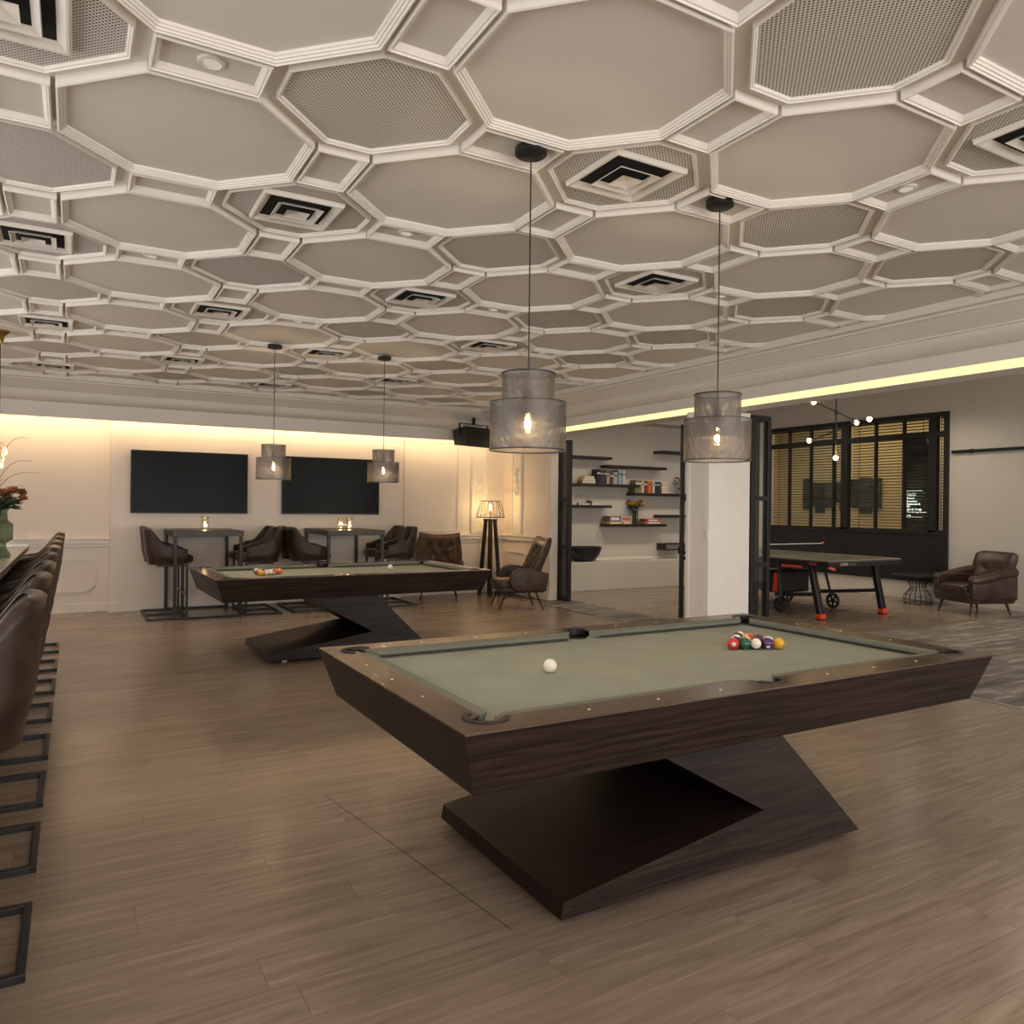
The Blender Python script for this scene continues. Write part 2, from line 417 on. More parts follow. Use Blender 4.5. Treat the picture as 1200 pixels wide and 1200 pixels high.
mb = MB(); mb.bar((1.317, 2.275, 0.0005), (1.10, 3.80, 0.0005), 0.0035, 0.001); structure('trim_2', mb, JOINT)

# ---------- ceiling board and coffers
ceiling = structure('ceiling', MB().box(XL, 6.25, YN, YB + .1, CZ, CZ + 0.12), CEIL)
PIT = 1.2; SX, SY = 0.996, 2.827; WN, AN = 0.1005 * PIT, 0.337 * PIT
def inset(poly, d):
    n = len(poly); out = []
    for i in range(n):
        p0, p1, p2 = Vector(poly[i - 1]), Vector(poly[i]), Vector(poly[(i + 1) % n])
        e1 = (p1 - p0).normalized(); e2 = (p2 - p1).normalized()
        n1 = Vector((-e1.y, e1.x)); n2 = Vector((-e2.y, e2.x))   # inward for counter-clockwise outlines
        k = 1 + n1.dot(n2)
        out.append(tuple(p1 + (n1 + n2) * (d / k)))
    return out
H = PIT / 2
q1, q2 = H - WN, H - AN
BIG = [(q1, -q2), (q1, q2), (q2, q1), (-q2, q1), (-q1, q2), (-q1, -q2), (-q2, -q1), (q2, -q1)]
SML = [(AN, -WN), (AN, WN), (WN, AN), (-WN, AN), (-AN, WN), (-AN, -WN), (-WN, -AN), (WN, -AN)]
RECX = [(q2, -WN), (q2, WN), (-q2, WN), (-q2, -WN)]
RECY = [(WN, -q2), (WN, q2), (-WN, q2), (-WN, -q2)]
def frame_mesh(name, poly, prof):
    bm = MB(); rings = []
    for d, z in prof: rings.append([bm.bm.verts.new((p[0], p[1], z)) for p in inset(poly, d)])
    n = len(poly)
    for a, b_ in zip(rings, rings[1:]):
        for j in range(n): bm.bm.faces.new((a[j], a[(j + 1) % n], b_[(j + 1) % n], b_[j]))
    return bm.mesh(name, MOULD)
def panel_mesh(name, poly, d, z, mat, th=0.004):
    return MB().prism(inset(poly, d), 'z', z, z + th).mesh(name, mat)
Z0 = CZ
bigf = frame_mesh('octagon_moulding', BIG, [(.008, Z0), (.008, 2.953), (.015, 2.950), (.018, 2.955), (.024, 2.956), (.027, 2.962), (.033, 2.963), (.036, 2.969), (.041, 2.971), (.043, Z0)])
bigp = panel_mesh('octagon_panel', BIG, .040, 2.981, CEIL)
smlf = frame_mesh('perforated_panel_moulding', SML, [(.046, Z0), (.046, 2.965), (.052, 2.963), (.055, 2.968), (.061, 2.970), (.065, 2.976), (.067, Z0)])
smlp = panel_mesh('perforated_panel', SML, .063, 2.980, PERF)
RPROF = [(.008, Z0), (.008, 2.953), (.014, 2.950), (.017, 2.956), (.023, 2.957), (.030, 2.965), (.036, 2.974), (.038, Z0)]
recxf = frame_mesh('rectangle_moulding', RECX, RPROF); recyf = frame_mesh('rectangle_moulding', RECY, RPROF)
recxp = panel_mesh('rectangle_panel', RECX, .033, 2.978, CEIL); recyp = panel_mesh('rectangle_panel', RECY, .033, 2.978, CEIL)
vents = []
def cell(x, y, r, items):
    if x - r * .8 > XE or y - r * .8 > YE: return False
    if not any(in_view((x + a, y + b_, 2.95), 120) for a in (-r, 0, r) for b_ in (-r, 0, r)): return False
    for nm, me in items: put(nm, me, ceiling, (x, y, 0))
    return True
for i in range(-8, 6):
    for j in range(-5, 9):
        x, y = SX + i * PIT, SY + j * PIT
        cell(x + H, y + H, q1, (('octagon_moulding', bigf), ('octagon_panel', bigp)))
        ok = cell(x, y, AN, (('perforated_panel_moulding', smlf), ('perforated_panel', smlp)))
        if ok and (i + j) % 2 and i != 3 and x + .2 < XE and y + .2 < YE: vents.append((x, y))
        cell(x + H, y, q2, (('rectangle_moulding', recxf), ('rectangle_panel', recxp)))
        cell(x, y + H, q2, (('rectangle_moulding', recyf), ('rectangle_panel', recyp)))

# ---------- cornices / soffits
def corn(o):   # outline offsets: (distance beyond the ceiling edge, height)
    p = [(0, CZ), (0, 2.918), (.06, 2.916), (.065, 2.900), (.085, 2.893), (.225, 2.800), (.225, 2.785), (.24, 2.782)]
    for k in range(9):
        t = k / 8 * PI / 2
        p.append((.24 + .15 * (1 - math.cos(t)), 2.782 - .10 * math.sin(t)))
    p += [(.385, 2.672)]
    return p
pr = [(XE + d, z) for d, z in corn(0)] + [(XE + .385, 2.562), (XE + .44, 2.562), (XE + .44, 2.50), (6.2, 2.50), (6.2, CZ + .3), (XE + .3, CZ + .3), (XE + .3, CZ)]
structure('trim_3', MB().prism(pr, 'y', YN, YE + .45), CEIL, smooth=False)
pb = [(YE + d, z) for d, z in corn(0)] + [(YE + .385, 2.50), (YE + .46, 2.50), (YE + .46, 2.60), (YE + .40, 2.60), (YE + .40, CZ + .02), (YE + .0, CZ + .02)]
structure('trim_4', MB().prism(pb, 'x', XL, 6.2), CEIL)
led = tag(MB().box(XE + .39, XE + .437, YN, YE + .40, 2.503, 2.56).build('light_strip', LED), 'long warm LED strip along the lower edge of the right-hand cornice', 'light strip')
cove = tag(MB().box(XL + .1, 6.1, YE + .405, YE + .455, 2.602, 2.615).build('light_strip', LEDC), 'hidden warm LED strip above the wall with the televisions', 'light strip')

# ---------- walls
def frame_rect(mb, x0, x1, z0, z1, y, w=0.025, dpt=0.018, cut=0.0):
    """raised moulding frame on a wall that faces -y; corners cut off when cut > 0"""
    if cut:
        pts = [(x0 + cut, z0), (x1 - cut, z0), (x1, z0 + cut), (x1, z1 - cut), (x1 - cut, z1), (x0 + cut, z1), (x0, z1 - cut), (x0, z0 + cut)]
    else: pts = [(x0, z0), (x1, z0), (x1, z1), (x0, z1)]
    for p, q in zip(pts, pts[1:] + pts[:1]): mb.bar((p[0], y, p[1]), (q[0], y, q[1]), 2 * dpt, w, up=(0, -1, 0) if False else (0, 0, 1) if p[1] == q[1] else (1, 0, 0))
    return mb
wall_back = structure('wall_back', MB().box(XL - .2, 6.55, YB, YB + .2, 0, CZ + .1), WALLP)
tvp = structure('wall_television_panel', MB().box(0.41, 4.50, YTV, YB, 0, 2.95), WALLP)
mb = MB().box(XL, .41, YB - .045, YB, .90, .955, .008).box(XL, .41, YB - .06, YB, .955, .985, .006).box(XL, .41, YB - .025, YB, .86, .90, .004)
structure('trim_5', mb, TRIMP)
mb = MB().box(4.50, 6.40, YB - .045, YB, .90, .955, .008).box(4.50, 6.40, YB - .06, YB, .955, .985, .006).box(4.5, 6.4, YB - .025, YB, .86, .90, .004)
structure('trim_6', mb, TRIMP)
structure('baseboard_back', MB().box(XL, .41, YB - .02, YB, 0, .12, .004).box(.39, 4.52, YTV - .02, YTV, 0, .12, .004).box(4.50, 6.4, YB - .02, YB, 0, .12, .004), TRIMP)
wt = MB(); frame_rect(wt, -0.95, 0.24, .28, .70, YB - .004, cut=.08); frame_rect(wt, -2.3, -1.15, .28, .70, YB - .004, cut=.08)
wt.box(.34, .41, YB - .03, YB, .5, .52)
structure('trim_7', wt, TRIMP)
wt = MB(); frame_rect(wt, 4.65, 5.55, .28, .70, YB - .004, cut=.08); frame_rect(wt, 4.6, 5.55, 1.05, 2.5, YB - .004)
structure('trim_8', wt, TRIMP)
# short wall that turns towards the folding doors
XW = 6.42
wall_mid = structure('wall_right', MB().box(XW, XW + .14, 10.05, YB, 0, CZ), WALLP)
structure('trim_9', MB().box(XW - .045, XW, 10.25, YB, .90, .955, .008).box(XW - .06, XW, 10.22, YB, .955, .985, .006), TRIMP)
structure('baseboard_right', MB().box(XW - .02, XW, 10.05, YB, 0, .12, .004), TRIMP)
def pilaster_y(x0, x1):
    mb = MB().box(x0, x1, YB - .03, YB, 1.0, 2.75, .006)
    frame_rect(mb, x0 + .05, x1 - .05, 1.05, 1.13, YB - .031, .012, .008)
    xm = (x0 + x1) / 2
    mb.box(x0 + .015, x0 + .03, YB - .042, YB - .03, 1.0, 2.75); mb.box(x1 - .03, x1 - .015, YB - .042, YB - .03, 1.0, 2.75)
    for zc in (1.75, 1.90):
        pts = [(xm - .07, zc), (xm, zc + .075), (xm + .07, zc), (xm, zc - .075)]
        for p, q in zip(pts, pts[1:] + pts[:1]): mb.bar((p[0], YB - .036, p[1]), (q[0], YB - .036, q[1]), .03, .018, up=(0, 0, 1))
    return mb
structure('trim_10', pilaster_y(5.78, 6.10), TRIMP)
mb = MB().box(XW - .03, XW, 10.88, 11.20, 1.0, 2.75, .006)
mb.box(XW - .042, XW - .03, 10.895, 10.91, 1.0, 2.75).box(XW - .042, XW - .03, 11.17, 11.185, 1.0, 2.75)
for zc in (1.72, 1.87, 2.02):
    pts = [(10.98, zc), (11.04, zc + .075), (11.10, zc), (11.04, zc - .075)]
    for p, q in zip(pts, pts[1:] + pts[:1]): mb.bar((XW - .036, p[0], p[1]), (XW - .036, q[0], q[1]), .03, .018, up=(0, 0, 1))
structure('trim_11', mb, TRIMP)
mb = MB()
for zc in (.34, .70): mb.bar((XW - .004, 10.75 + .08, zc), (XW - .004, 11.35, zc), .036, .025)
mb.bar((XW - .004, 10.75, .42), (XW - .004, 10.75, .62), .036, .025); mb.bar((XW - .004, 10.75, .62), (XW - .004, 10.83, .70), .036, .025); mb.bar((XW - .004, 10.75, .42), (XW - .004, 10.83, .34), .036, .025)
structure('trim_12', mb, TRIMP)
# wall behind the bar and wall behind the camera, both with daylight windows
def windowed_wall(name, along, fixed, a0, a1, z0, z1, wins, th=.2):
    mb = MB(); lo, hi = sorted((fixed, fixed + th))
    def bx(p, q, r, s_):
        if q - p < 1e-4 or s_ - r < 1e-4: return
        if along == 'x': mb.box(p, q, lo, hi, r, s_)
        else: mb.box(lo, hi, p, q, r, s_)
    cur = a0
    for (w0, w1, h0, h1) in wins:
        bx(cur, w0, z0, z1); bx(w0, w1, z0, h0); bx(w0, w1, h1, z1); cur = w1
    bx(cur, a1, z0, z1)
    return structure(name, mb, WALLP)
windowed_wall('wall_left', 'y', XL, YN, YB, 0, CZ, [(-.4, 3.8, .7, 2.5), (4.3, 8.4, .7, 2.5)], -.2)
windowed_wall('wall_near', 'x', YN, XL - .2, XR + .2, 0, 3.6, [(-1.8, 1.5, .5, 2.6), (1.8, 5.0, .5, 2.6), (7.0, 11.4, .5, 2.6)], -.2)
wn = 1
for (along, f, w0, w1, h0, h1) in (('y', XL - .1, -.4, 3.8, .7, 2.5), ('y', XL - .1, 4.3, 8.4, .7, 2.5), ('x', YN - .1, -1.8, 1.5, .5, 2.6), ('x', YN - .1, 1.8, 5.0, .5, 2.6), ('x', YN - .1, 7.0, 11.4, .5, 2.6)):
    mb = MB()
    def bx(p, q, r, s_, t):
        mb.box(p, q, f - t, f + t, r, s_) if along == 'x' else mb.box(f - t, f + t, p, q, r, s_)
    bx(w0, w1, h0, h0 + .06, .04); bx(w0, w1, h1 - .06, h1, .04); bx(w0, w0 + .06, h0, h1, .04); bx(w1 - .06, w1, h0, h1, .04)
    for k in (1, 2): c_ = w0 + (w1 - w0) * k / 3; bx(c_ - .03, c_ + .03, h0, h1, .035)
    wo = structure('window_%d' % wn, mb, TRIMP); wn += 1
    gb = MB()
    gb.box(w0, w1, f - .003, f + .003, h0, h1) if along == 'x' else gb.box(f - .003, f + .003, w0, w1, h0, h1)
    gb.build('pane', CLEAR, wo)

# ---------- games room shell
structure('ceiling_games_room', MB().box(6.2, XR + .2, YN, YS + .1, 3.5, 3.6), GREYW)
structure('wall_shelf', MB().box(6.56, XR + .2, YS, YS + .2, 0, 3.6), GREYW)
structure('trim_13', MB().box(6.56, 10.6, 11.0, YS, 3.02, 3.5), GREYW)
structure('trim_14', MB().box(6.56, XR, YS - .012, YS, .5, .54), TRIMP)
# ledge bench under the shelves
tag(MB().box(6.60, 11.4, 10.97, YS - .001, 0, .50, .008).build('ledge_bench', GREYW), 'long pale built-in ledge under the wall shelves', 'ledge')
WY0, WY1 = 7.18, 10.85                     # window opening along y
WZ0, WZ1, WZT = 1.12, 3.0, 2.66
mb = MB().box(XR, XR + .2, YN, WY0, 0, 3.5).box(XR, XR + .2, WY1, YS + .1, 0, 3.5).box(XR, XR + .2, WY0, WY1, 0, WZ0).box(XR, XR + .2, WY0, WY1, WZ1, 3.5)
structure('wall_far_right', mb, GREYW)
structure('baseboard_far_right', MB().box(XR - .018, XR, YN, YS, 0, .09, .004), GREYW)
# ================================================================== OBJECTS
ORD = ['nearest', 'second nearest', 'third nearest', 'fourth nearest', 'fifth nearest', 'sixth nearest', 'seventh nearest', 'eighth nearest', 'ninth nearest', 'tenth nearest', 'eleventh nearest', 'twelfth nearest', 'thirteenth nearest', 'fourteenth nearest', 'fifteenth nearest', 'sixteenth nearest', 'seventeenth nearest', 'eighteenth nearest', 'nineteenth nearest', 'twentieth nearest']
ORD += ['%s after the twentieth nearest' % w for w in ('first', 'second', 'third', 'fourth', 'fifth', 'sixth', 'seventh', 'eighth', 'ninth', 'tenth', 'eleventh', 'twelfth')]

# ---------- pool tables
TL, TW, TZ = 2.65, 1.485, 0.81
def make_pool_table(label, loc, rotz):
    t = thing('pool_table', label, 'pool table', loc, rotz, 'pool tables')
    hx, hy = TL / 2, TW / 2
    # Z-shaped pedestal
    prof = [(-.815, .03), (-.805, .09), (.17, .228), (-.50, .60), (.19, .60), (.775, .03)]
    MB().prism(prof, 'y', -.47, .52).build('pedestal', WENGE, t)
    for fx in (-.66, .60):
        for fy in (-.38, .43):
            MB().lathe([(0, 0), (.028, 0), (.028, .008), (.016, .012), (.016, .032), (0, .032)], 16, (fx, fy, 0)).build('levelling_foot', WHITEP, t, True)
    # flared cabinet: four boards joined at the mitres, open underneath towards a bottom board
    ins = .065; zb = .605; zt = TZ - .006
    top = [(-hx, -hy), (hx, -hy), (hx, hy), (-hx, hy)]
    bot = [(-hx + ins, -hy + ins), (hx - ins, -hy + ins), (hx - ins, hy - ins), (-hx + ins, hy - ins)]
    for k in range(4):
        q = (k + 1) % 4
        def inn(p, d): return (p[0] - math.copysign(d, p[0]), p[1] - math.copysign(d, p[1]))
        mb = MB(); v = []
        for (pl, z) in ((bot, zb), (top, zt)):
            for idx in (k, q):
                for d in (0, .03): p = inn(pl[idx], d); v.append(mb.bm.verts.new((p[0], p[1], z)))
        for f in ((0, 2, 6, 4), (1, 5, 7, 3), (0, 1, 3, 2), (4, 6, 7, 5), (0, 4, 5, 1), (2, 3, 7, 6)): mb.bm.faces.new([v[i] for i in f])
        mb.build('cabinet_board', WENGE, t)
    MB().box(-hx + ins + .02, hx - ins - .02, -hy + ins + .02, hy - ins - .02, zb + .004, zb + .02).build('bottom_board', WENGE, t)
    # slate with cloth
    pw = .185
    MB().box(-hx + .1, hx - .1, -hy + .1, hy - .1, TZ - .075, TZ - .037).build('cloth', CLOTH, t)
    # rails: wooden tops with bites for the pockets
    rw = .132
    RZ0, RZ1 = TZ - .0055, TZ
    def arc(cx, cy, r, a0, a1, n=8): return [(cx + r * math.cos(R(a0 + (a1 - a0) * k / n)), cy + r * math.sin(R(a0 + (a1 - a0) * k / n))) for k in range(n + 1)]
    pr_ = .062; cx, cy = hx - .135, hy - .135
    sp = hy - .105
    # long rail (near side, y negative) as outline; mirrored for the far side
    for s in (-1, 1):
        left = arc(-cx, -cy, pr_, 315 - 50 - 0, 225, 7)
        out = [(-hx, -hy), (hx, -hy)]
        out += arc(cx, -cy, pr_, 315, 275, 7)
        out += [(cx - .03, -hy + rw)]
        out += [(pr_ * .95, -hy + rw)] + arc(0, -sp, pr_ * .92, 340, 200, 9) + [(-pr_ * .95, -hy + rw)]
        out += [(-cx + .03, -hy + rw)] + arc(-cx, -cy, pr_, 265, 225, 7)
        o2 = [(x, y * (1 if s < 0 else -1)) for x, y in out]
        MB().prism(o2, 'z', RZ0, RZ1).build('rail', RAILW, t)
        out = [(-hx, -hy), ] + arc(-cx, -cy, pr_, 225, 185, 7) + [(-hx + rw, -cy + .03), (-hx + rw, cy - .03)] + arc(-cx, cy, pr_, 175, 135, 7) + [(-hx, hy)]
        o2 = [(x * (1 if s < 0 else -1), y) for x, y in out]
        MB().prism(o2, 'z', RZ0, RZ1).build('rail', RAILW, t)
    # cushions
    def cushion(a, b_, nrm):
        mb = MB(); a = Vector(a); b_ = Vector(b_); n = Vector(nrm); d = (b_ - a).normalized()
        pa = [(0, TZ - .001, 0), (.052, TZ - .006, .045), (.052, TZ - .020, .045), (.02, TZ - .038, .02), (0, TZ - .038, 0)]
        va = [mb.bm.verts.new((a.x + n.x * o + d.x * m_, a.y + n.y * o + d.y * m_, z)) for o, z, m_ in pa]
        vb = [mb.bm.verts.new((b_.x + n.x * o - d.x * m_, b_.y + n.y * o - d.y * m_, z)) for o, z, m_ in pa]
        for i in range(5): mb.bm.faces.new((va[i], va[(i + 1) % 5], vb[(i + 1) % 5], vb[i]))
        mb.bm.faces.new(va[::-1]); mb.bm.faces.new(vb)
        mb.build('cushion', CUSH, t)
    g = .062
    for s in (-1, 1):
        cushion((-cx + g * .6, s * (hy - rw)), (-g, s * (hy - rw)), (0, -s)); cushion((g, s * (hy - rw)), (cx - g * .6, s * (hy - rw)), (0, -s))
        cushion((s * (hx - rw), -cy + g * .6), (s * (hx - rw), cy - g * .6), (-s, 0))
    # pockets: black cup, with a curved leather-like facing that rims the bite
    for (px, py, a0, a1, r) in [(cx, cy, -65, 155, pr_), (-cx, cy, 25, 245, pr_), (-cx, -cy, 115, 335, pr_), (cx, -cy, 205, 425, pr_), (0, sp, 10, 170, pr_ * .92), (0, -sp, 190, 350, pr_ * .92)]:
        p = MB().lathe([(0, TZ - .17), (r * .85, TZ - .16), (r * .97, TZ - .06), (r * .97, TZ - .036), (r * .9, TZ - .0365), (0, TZ - .0366)], 20, (px, py, 0)).build('pocket', RUBBER, t, True)
        mb = MB(); n = 16
        for zz in ((TZ - .03, TZ + .004),):
            pts = [R(a0 + (a1 - a0) * k / n) for k in range(n + 1)]
            ring = [[mb.bm.verts.new((px + rr * math.cos(a), py + rr * math.sin(a), z)) for rr, z in ((r - .008, zz[0]), (r + .011, zz[0]), (r + .011, zz[1]), (r - .008, zz[1]))] for a in pts]
            for u, w in zip(ring, ring[1:]):
                for k in range(4): mb.bm.faces.new((u[k], u[(k + 1) % 4], w[(k + 1) % 4], w[k]))
            mb.bm.faces.new(ring[0][::-1]); mb.bm.faces.new(ring[-1])
        mb.build('pocket_rim', RUBBER, p)
    # sights
    sm = MB().lathe([(0, 0), (.0052, 0), (.0052, .0012), (0, .0012)], 10).mesh('sight', IVORY)
    for s in (-1, 1):
        for k in (-3, -2, -1, 1, 2, 3): put('sight', sm, t, (k * .285, s * (hy - .066), TZ))
        for k in (-1, 0, 1): put('sight', sm, t, (s * (hx - .066), k * .285, TZ))
    return t
make_pool_table('dark wenge pool table with grey-green cloth standing nearest the camera', (2.281, 2.668, 0), 0)
make_pool_table('dark wenge pool table farther back, in front of the television wall', (2.345, 7.58, 0), R(1.5))

# ---------- pool balls
BR = 0.0286
def ball_mat(name, col, stripe):
    m, nt, b = new_mat(name)
    tc = N(nt, 'ShaderNodeTexCoord')
    nm = N(nt, 'ShaderNodeVectorMath', op='NORMALIZE'); L(nt, tc.outputs['Object'], nm.inputs[0])
    sx = N(nt, 'ShaderNodeSeparateXYZ'); L(nt, nm.outputs[0], sx.inputs[0])
    disc = N(nt, 'ShaderNodeMath', op='GREATER_THAN', inp={1: 0.945}); L(nt, sx.outputs[0], disc.inputs[0])
    white = (0.80, 0.76, 0.64, 1)
    if stripe:
        ab = N(nt, 'ShaderNodeMath', op='ABSOLUTE'); L(nt, sx.outputs[2], ab.inputs[0])
        gt = N(nt, 'ShaderNodeMath', op='GREATER_THAN', inp={1: 0.52}); L(nt, ab.outputs[0], gt.inputs[0])
        mx = N(nt, 'ShaderNodeMath', op='MAXIMUM'); L(nt, gt.outputs[0], mx.inputs[0]); L(nt, disc.outputs[0], mx.inputs[1]); f = mx
    else: f = disc
    mc = N(nt, 'ShaderNodeMix'); mc.data_type = 'RGBA'
    mc.inputs[6].default_value = (*col, 1); mc.inputs[7].default_value = white
    L(nt, f.outputs[0], mc.inputs[0]); L(nt, mc.outputs[2], b.inputs['Base Color'])
    b.inputs['Roughness'].default_value = 0.12; b.inputs['Coat Weight'].default_value = 0.3
    return m
BC = {'yellow': (.72, .36, .03), 'blue': (.02, .03, .16), 'red': (.55, .03, .025), 'purple': (.07, .02, .12), 'orange': (.65, .17, .02), 'green': (.01, .09, .045), 'maroon': (.16, .02, .02), 'black': (.01, .01, .01)}
NUMS = {1: ('yellow', 0), 2: ('blue', 0), 3: ('red', 0), 4: ('purple', 0), 5: ('orange', 0), 6: ('green', 0), 7: ('maroon', 0), 8: ('black', 0), 9: ('yellow', 1), 10: ('blue', 1), 11: ('red', 1), 12: ('purple', 1), 13: ('orange', 1), 14: ('green', 1), 15: ('maroon', 1)}
DIGIT = plain('digit_ink', (.01, .01, .01), .4)
ballme, digitme = {}, {}
for n_, (cn, st) in NUMS.items():
    me = MB().sphere((0, 0, 0), BR, 28, 18).mesh('ball', ball_mat('ball_%s_%s' % ('striped' if st else 'solid', cn), BC[cn], st), True)
    ballme[n_] = me; digitme[n_] = text_mesh(str(n_), .0125, DIGIT, 0, 'CENTER')
cueme = MB().sphere((0, 0, 0), BR, 28, 18).mesh('cue_ball', plain('cue_ball_ivory', (.80, .76, .64), .12, coat=.3), True)
def place_ball(n_, x, y, z, tname, face, group, digits=True):
    cn, st = NUMS[n_]
    o = put('pool_ball', ballme[n_], None, (x, y, z + BR))
    o.rotation_euler = face
    tag(o, '%s %s pool ball in the rack on the %s pool table' % (('white-ended ' + cn + '-striped') if st else 'solid', '' if st else cn, tname), 'pool ball', group)
    o['label'] = ' '.join(o['label'].split())
    if digits: 
        d = put('number', digitme[n_], o, (BR * 1.004, 0, 0), (R(90), 0, R(90)))
    return o
def rack(apex, ang, order, z, tname, group, faces, digits):
    nx, ny = math.cos(ang), math.sin(ang); dx, dy = ny, -nx
    k = 0
    for r in range(5):            # row 0 is the apex
        for c_ in range(r + 1):
            x = apex[0] + nx * r * BR * 2 * .8665 + dx * (c_ - r / 2) * BR * 2.01
            y = apex[1] + ny * r * BR * 2 * .8665 + dy * (c_ - r / 2) * BR * 2.01
            place_ball(order[k], x, y, z, tname, faces[k], group, digits); k += 1
random.seed(3)
camdir = math.atan2(-2.64, -2.87)
PZ = TZ - .037
def rf(): return Euler((random.uniform(-1.4, 1.4), random.uniform(-1.2, .5), camdir + random.uniform(-1.6, 1.6)))
f1 = [rf() for _ in range(15)]
# front row, seen left to right: red 3, green 6, striped maroon 15, purple 4, yellow 1
order1 = [13, 5, 8, 7, 11, 10, 14, 2, 9, 12, 1, 4, 15, 6, 3]
f1[14] = Euler((0, R(-5), camdir + .15)); f1[13] = Euler((0, R(70), camdir + .4)); f1[12] = Euler((R(90), 0, camdir)) ; f1[12] = Euler((0, R(80), camdir)); f1[11] = Euler((0, R(30), camdir + .2)); f1[10] = Euler((0, R(-100), camdir))
f1[9] = Euler((R(60), R(70), camdir)); f1[5] = Euler((0, R(-10), camdir)); f1[3] = Euler((0, R(-30), camdir))
# apex is on the far side, so walk rows towards the camera
rack((2.955, 2.822), math.atan2(-.918, -.395), order1, PZ, 'near', 'racked balls on the near table', f1, True)
random.seed(9)
f2 = [rf() for _ in range(15)]
f2[0] = Euler((0, R(-100), camdir))
rack((1.535, 7.455), math.atan2(.866, .5), [1, 6, 13, 3, 8, 9, 12, 2, 4, 11, 10, 14, 7, 15, 5], PZ, 'far', 'racked balls on the far table', f2, True)
o = put('cue_ball', cueme, None, (1.700, 2.650, PZ + BR)); tag(o, 'white cue ball alone on the cloth of the near pool table', 'pool ball')
o = put('cue_ball', cueme, None, (2.90, 7.66, PZ + BR)); tag(o, 'white cue ball alone on the cloth of the far pool table', 'pool ball')

# ---------- pendant lamps with two-tier woven shades
def tier(r, z0, z1):
    mb = MB(); n = 48
    uvl = mb.bm.loops.layers.uv.new('UVMap')
    a = [mb.bm.verts.new((r * math.cos(2 * PI * k / n), r * math.sin(2 * PI * k / n), z0)) for k in range(n)]
    b_ = [mb.bm.verts.new((v.co.x, v.co.y, z1)) for v in a]
    for k in range(n):
        f = mb.bm.faces.new((a[k], a[(k + 1) % n], b_[(k + 1) % n], b_[k]))
        for lp, uv in zip(f.loops, ((k / n, 0), ((k + 1) / n, 0), ((k + 1) / n, 1), (k / n, 1))): lp[uvl].uv = uv
    return mb.mesh('shade', SHADE, True)
def ring_band(r, z, th=.003, h=.006):
    return MB().lathe([(r - th, z), (r + th, z), (r + th, z + h), (r - th, z + h), (r - th, z)], 40)
shL = tier(.161, 1.690, 1.890); shU = tier(.112, 1.800, 2.013)
def make_pendant(label, x, y, zt, power):
    t = thing('pendant_lamp', label, 'pendant lamp', (x, y, 0), 0, 'two-tier mesh pendant lamps')
    MB().lathe([(0, zt), (.066, zt), (.068, zt - .004), (.068, zt - .028), (.06, zt - .034), (0, zt - .034)], 28).build('ceiling_rose', BLACKM, t, True)
    MB().tube([(0, 0, 1.93), (0, 0, zt - .02)], .0032, 8).build('cable', BLACKM, t)
    lo = put('lower_shade', shL, t); up = put('upper_shade', shU, t)
    ring_band(.161, 1.687).build('rim', STEEL, lo, True); ring_band(.161, 1.887, .002, .004).build('rim', STEEL, lo, True); ring_band(.112, 2.010).build('rim', STEEL, up, True)
    mb = MB()
    for k in range(3): mb.tube([(0, 0, 1.905), (.16 * math.cos(k * 2.094 + .4), .16 * math.sin(k * 2.094 + .4), 1.888)], .0018, 6)
    mb.build('spider', STEEL, t)
    MB().lathe([(0, 1.95), (.012, 1.948), (.022, 1.935), (.022, 1.885), (.018, 1.88), (0, 1.88)], 18).build('socket', BLACKM, t, True)
    MB().lathe([(.013, 1.88), (.016, 1.87), (.034, 1.835), (.042, 1.80), (.036, 1.77), (.018, 1.752), (0, 1.748)], 20).build('bulb', SMOKE, t, True)
    MB().lathe([(0, 1.855), (.010, 1.85), (.011, 1.82), (.010, 1.785), (0, 1.78)], 12).build('filament', BULB, t, True)
    point_light(t, (0, 0, 1.815), power, (1.0, .72, .40), .02)
    return t
make_pendant('two-tier grey mesh pendant lamp with long cable over the near pool table, left one', 1.662, 2.785, 2.968, 11)
make_pendant('two-tier grey mesh pendant lamp over the racked balls of the near pool table', 2.742, 2.778, 2.968, 11)
make_pendant('two-tier mesh pendant lamp over the far pool table, in front of the gap between televisions', 1.645, 7.48, 2.968, 16)
make_pendant('two-tier mesh pendant lamp over the far pool table, before the right television', 2.738, 7.46, 2.968, 16)

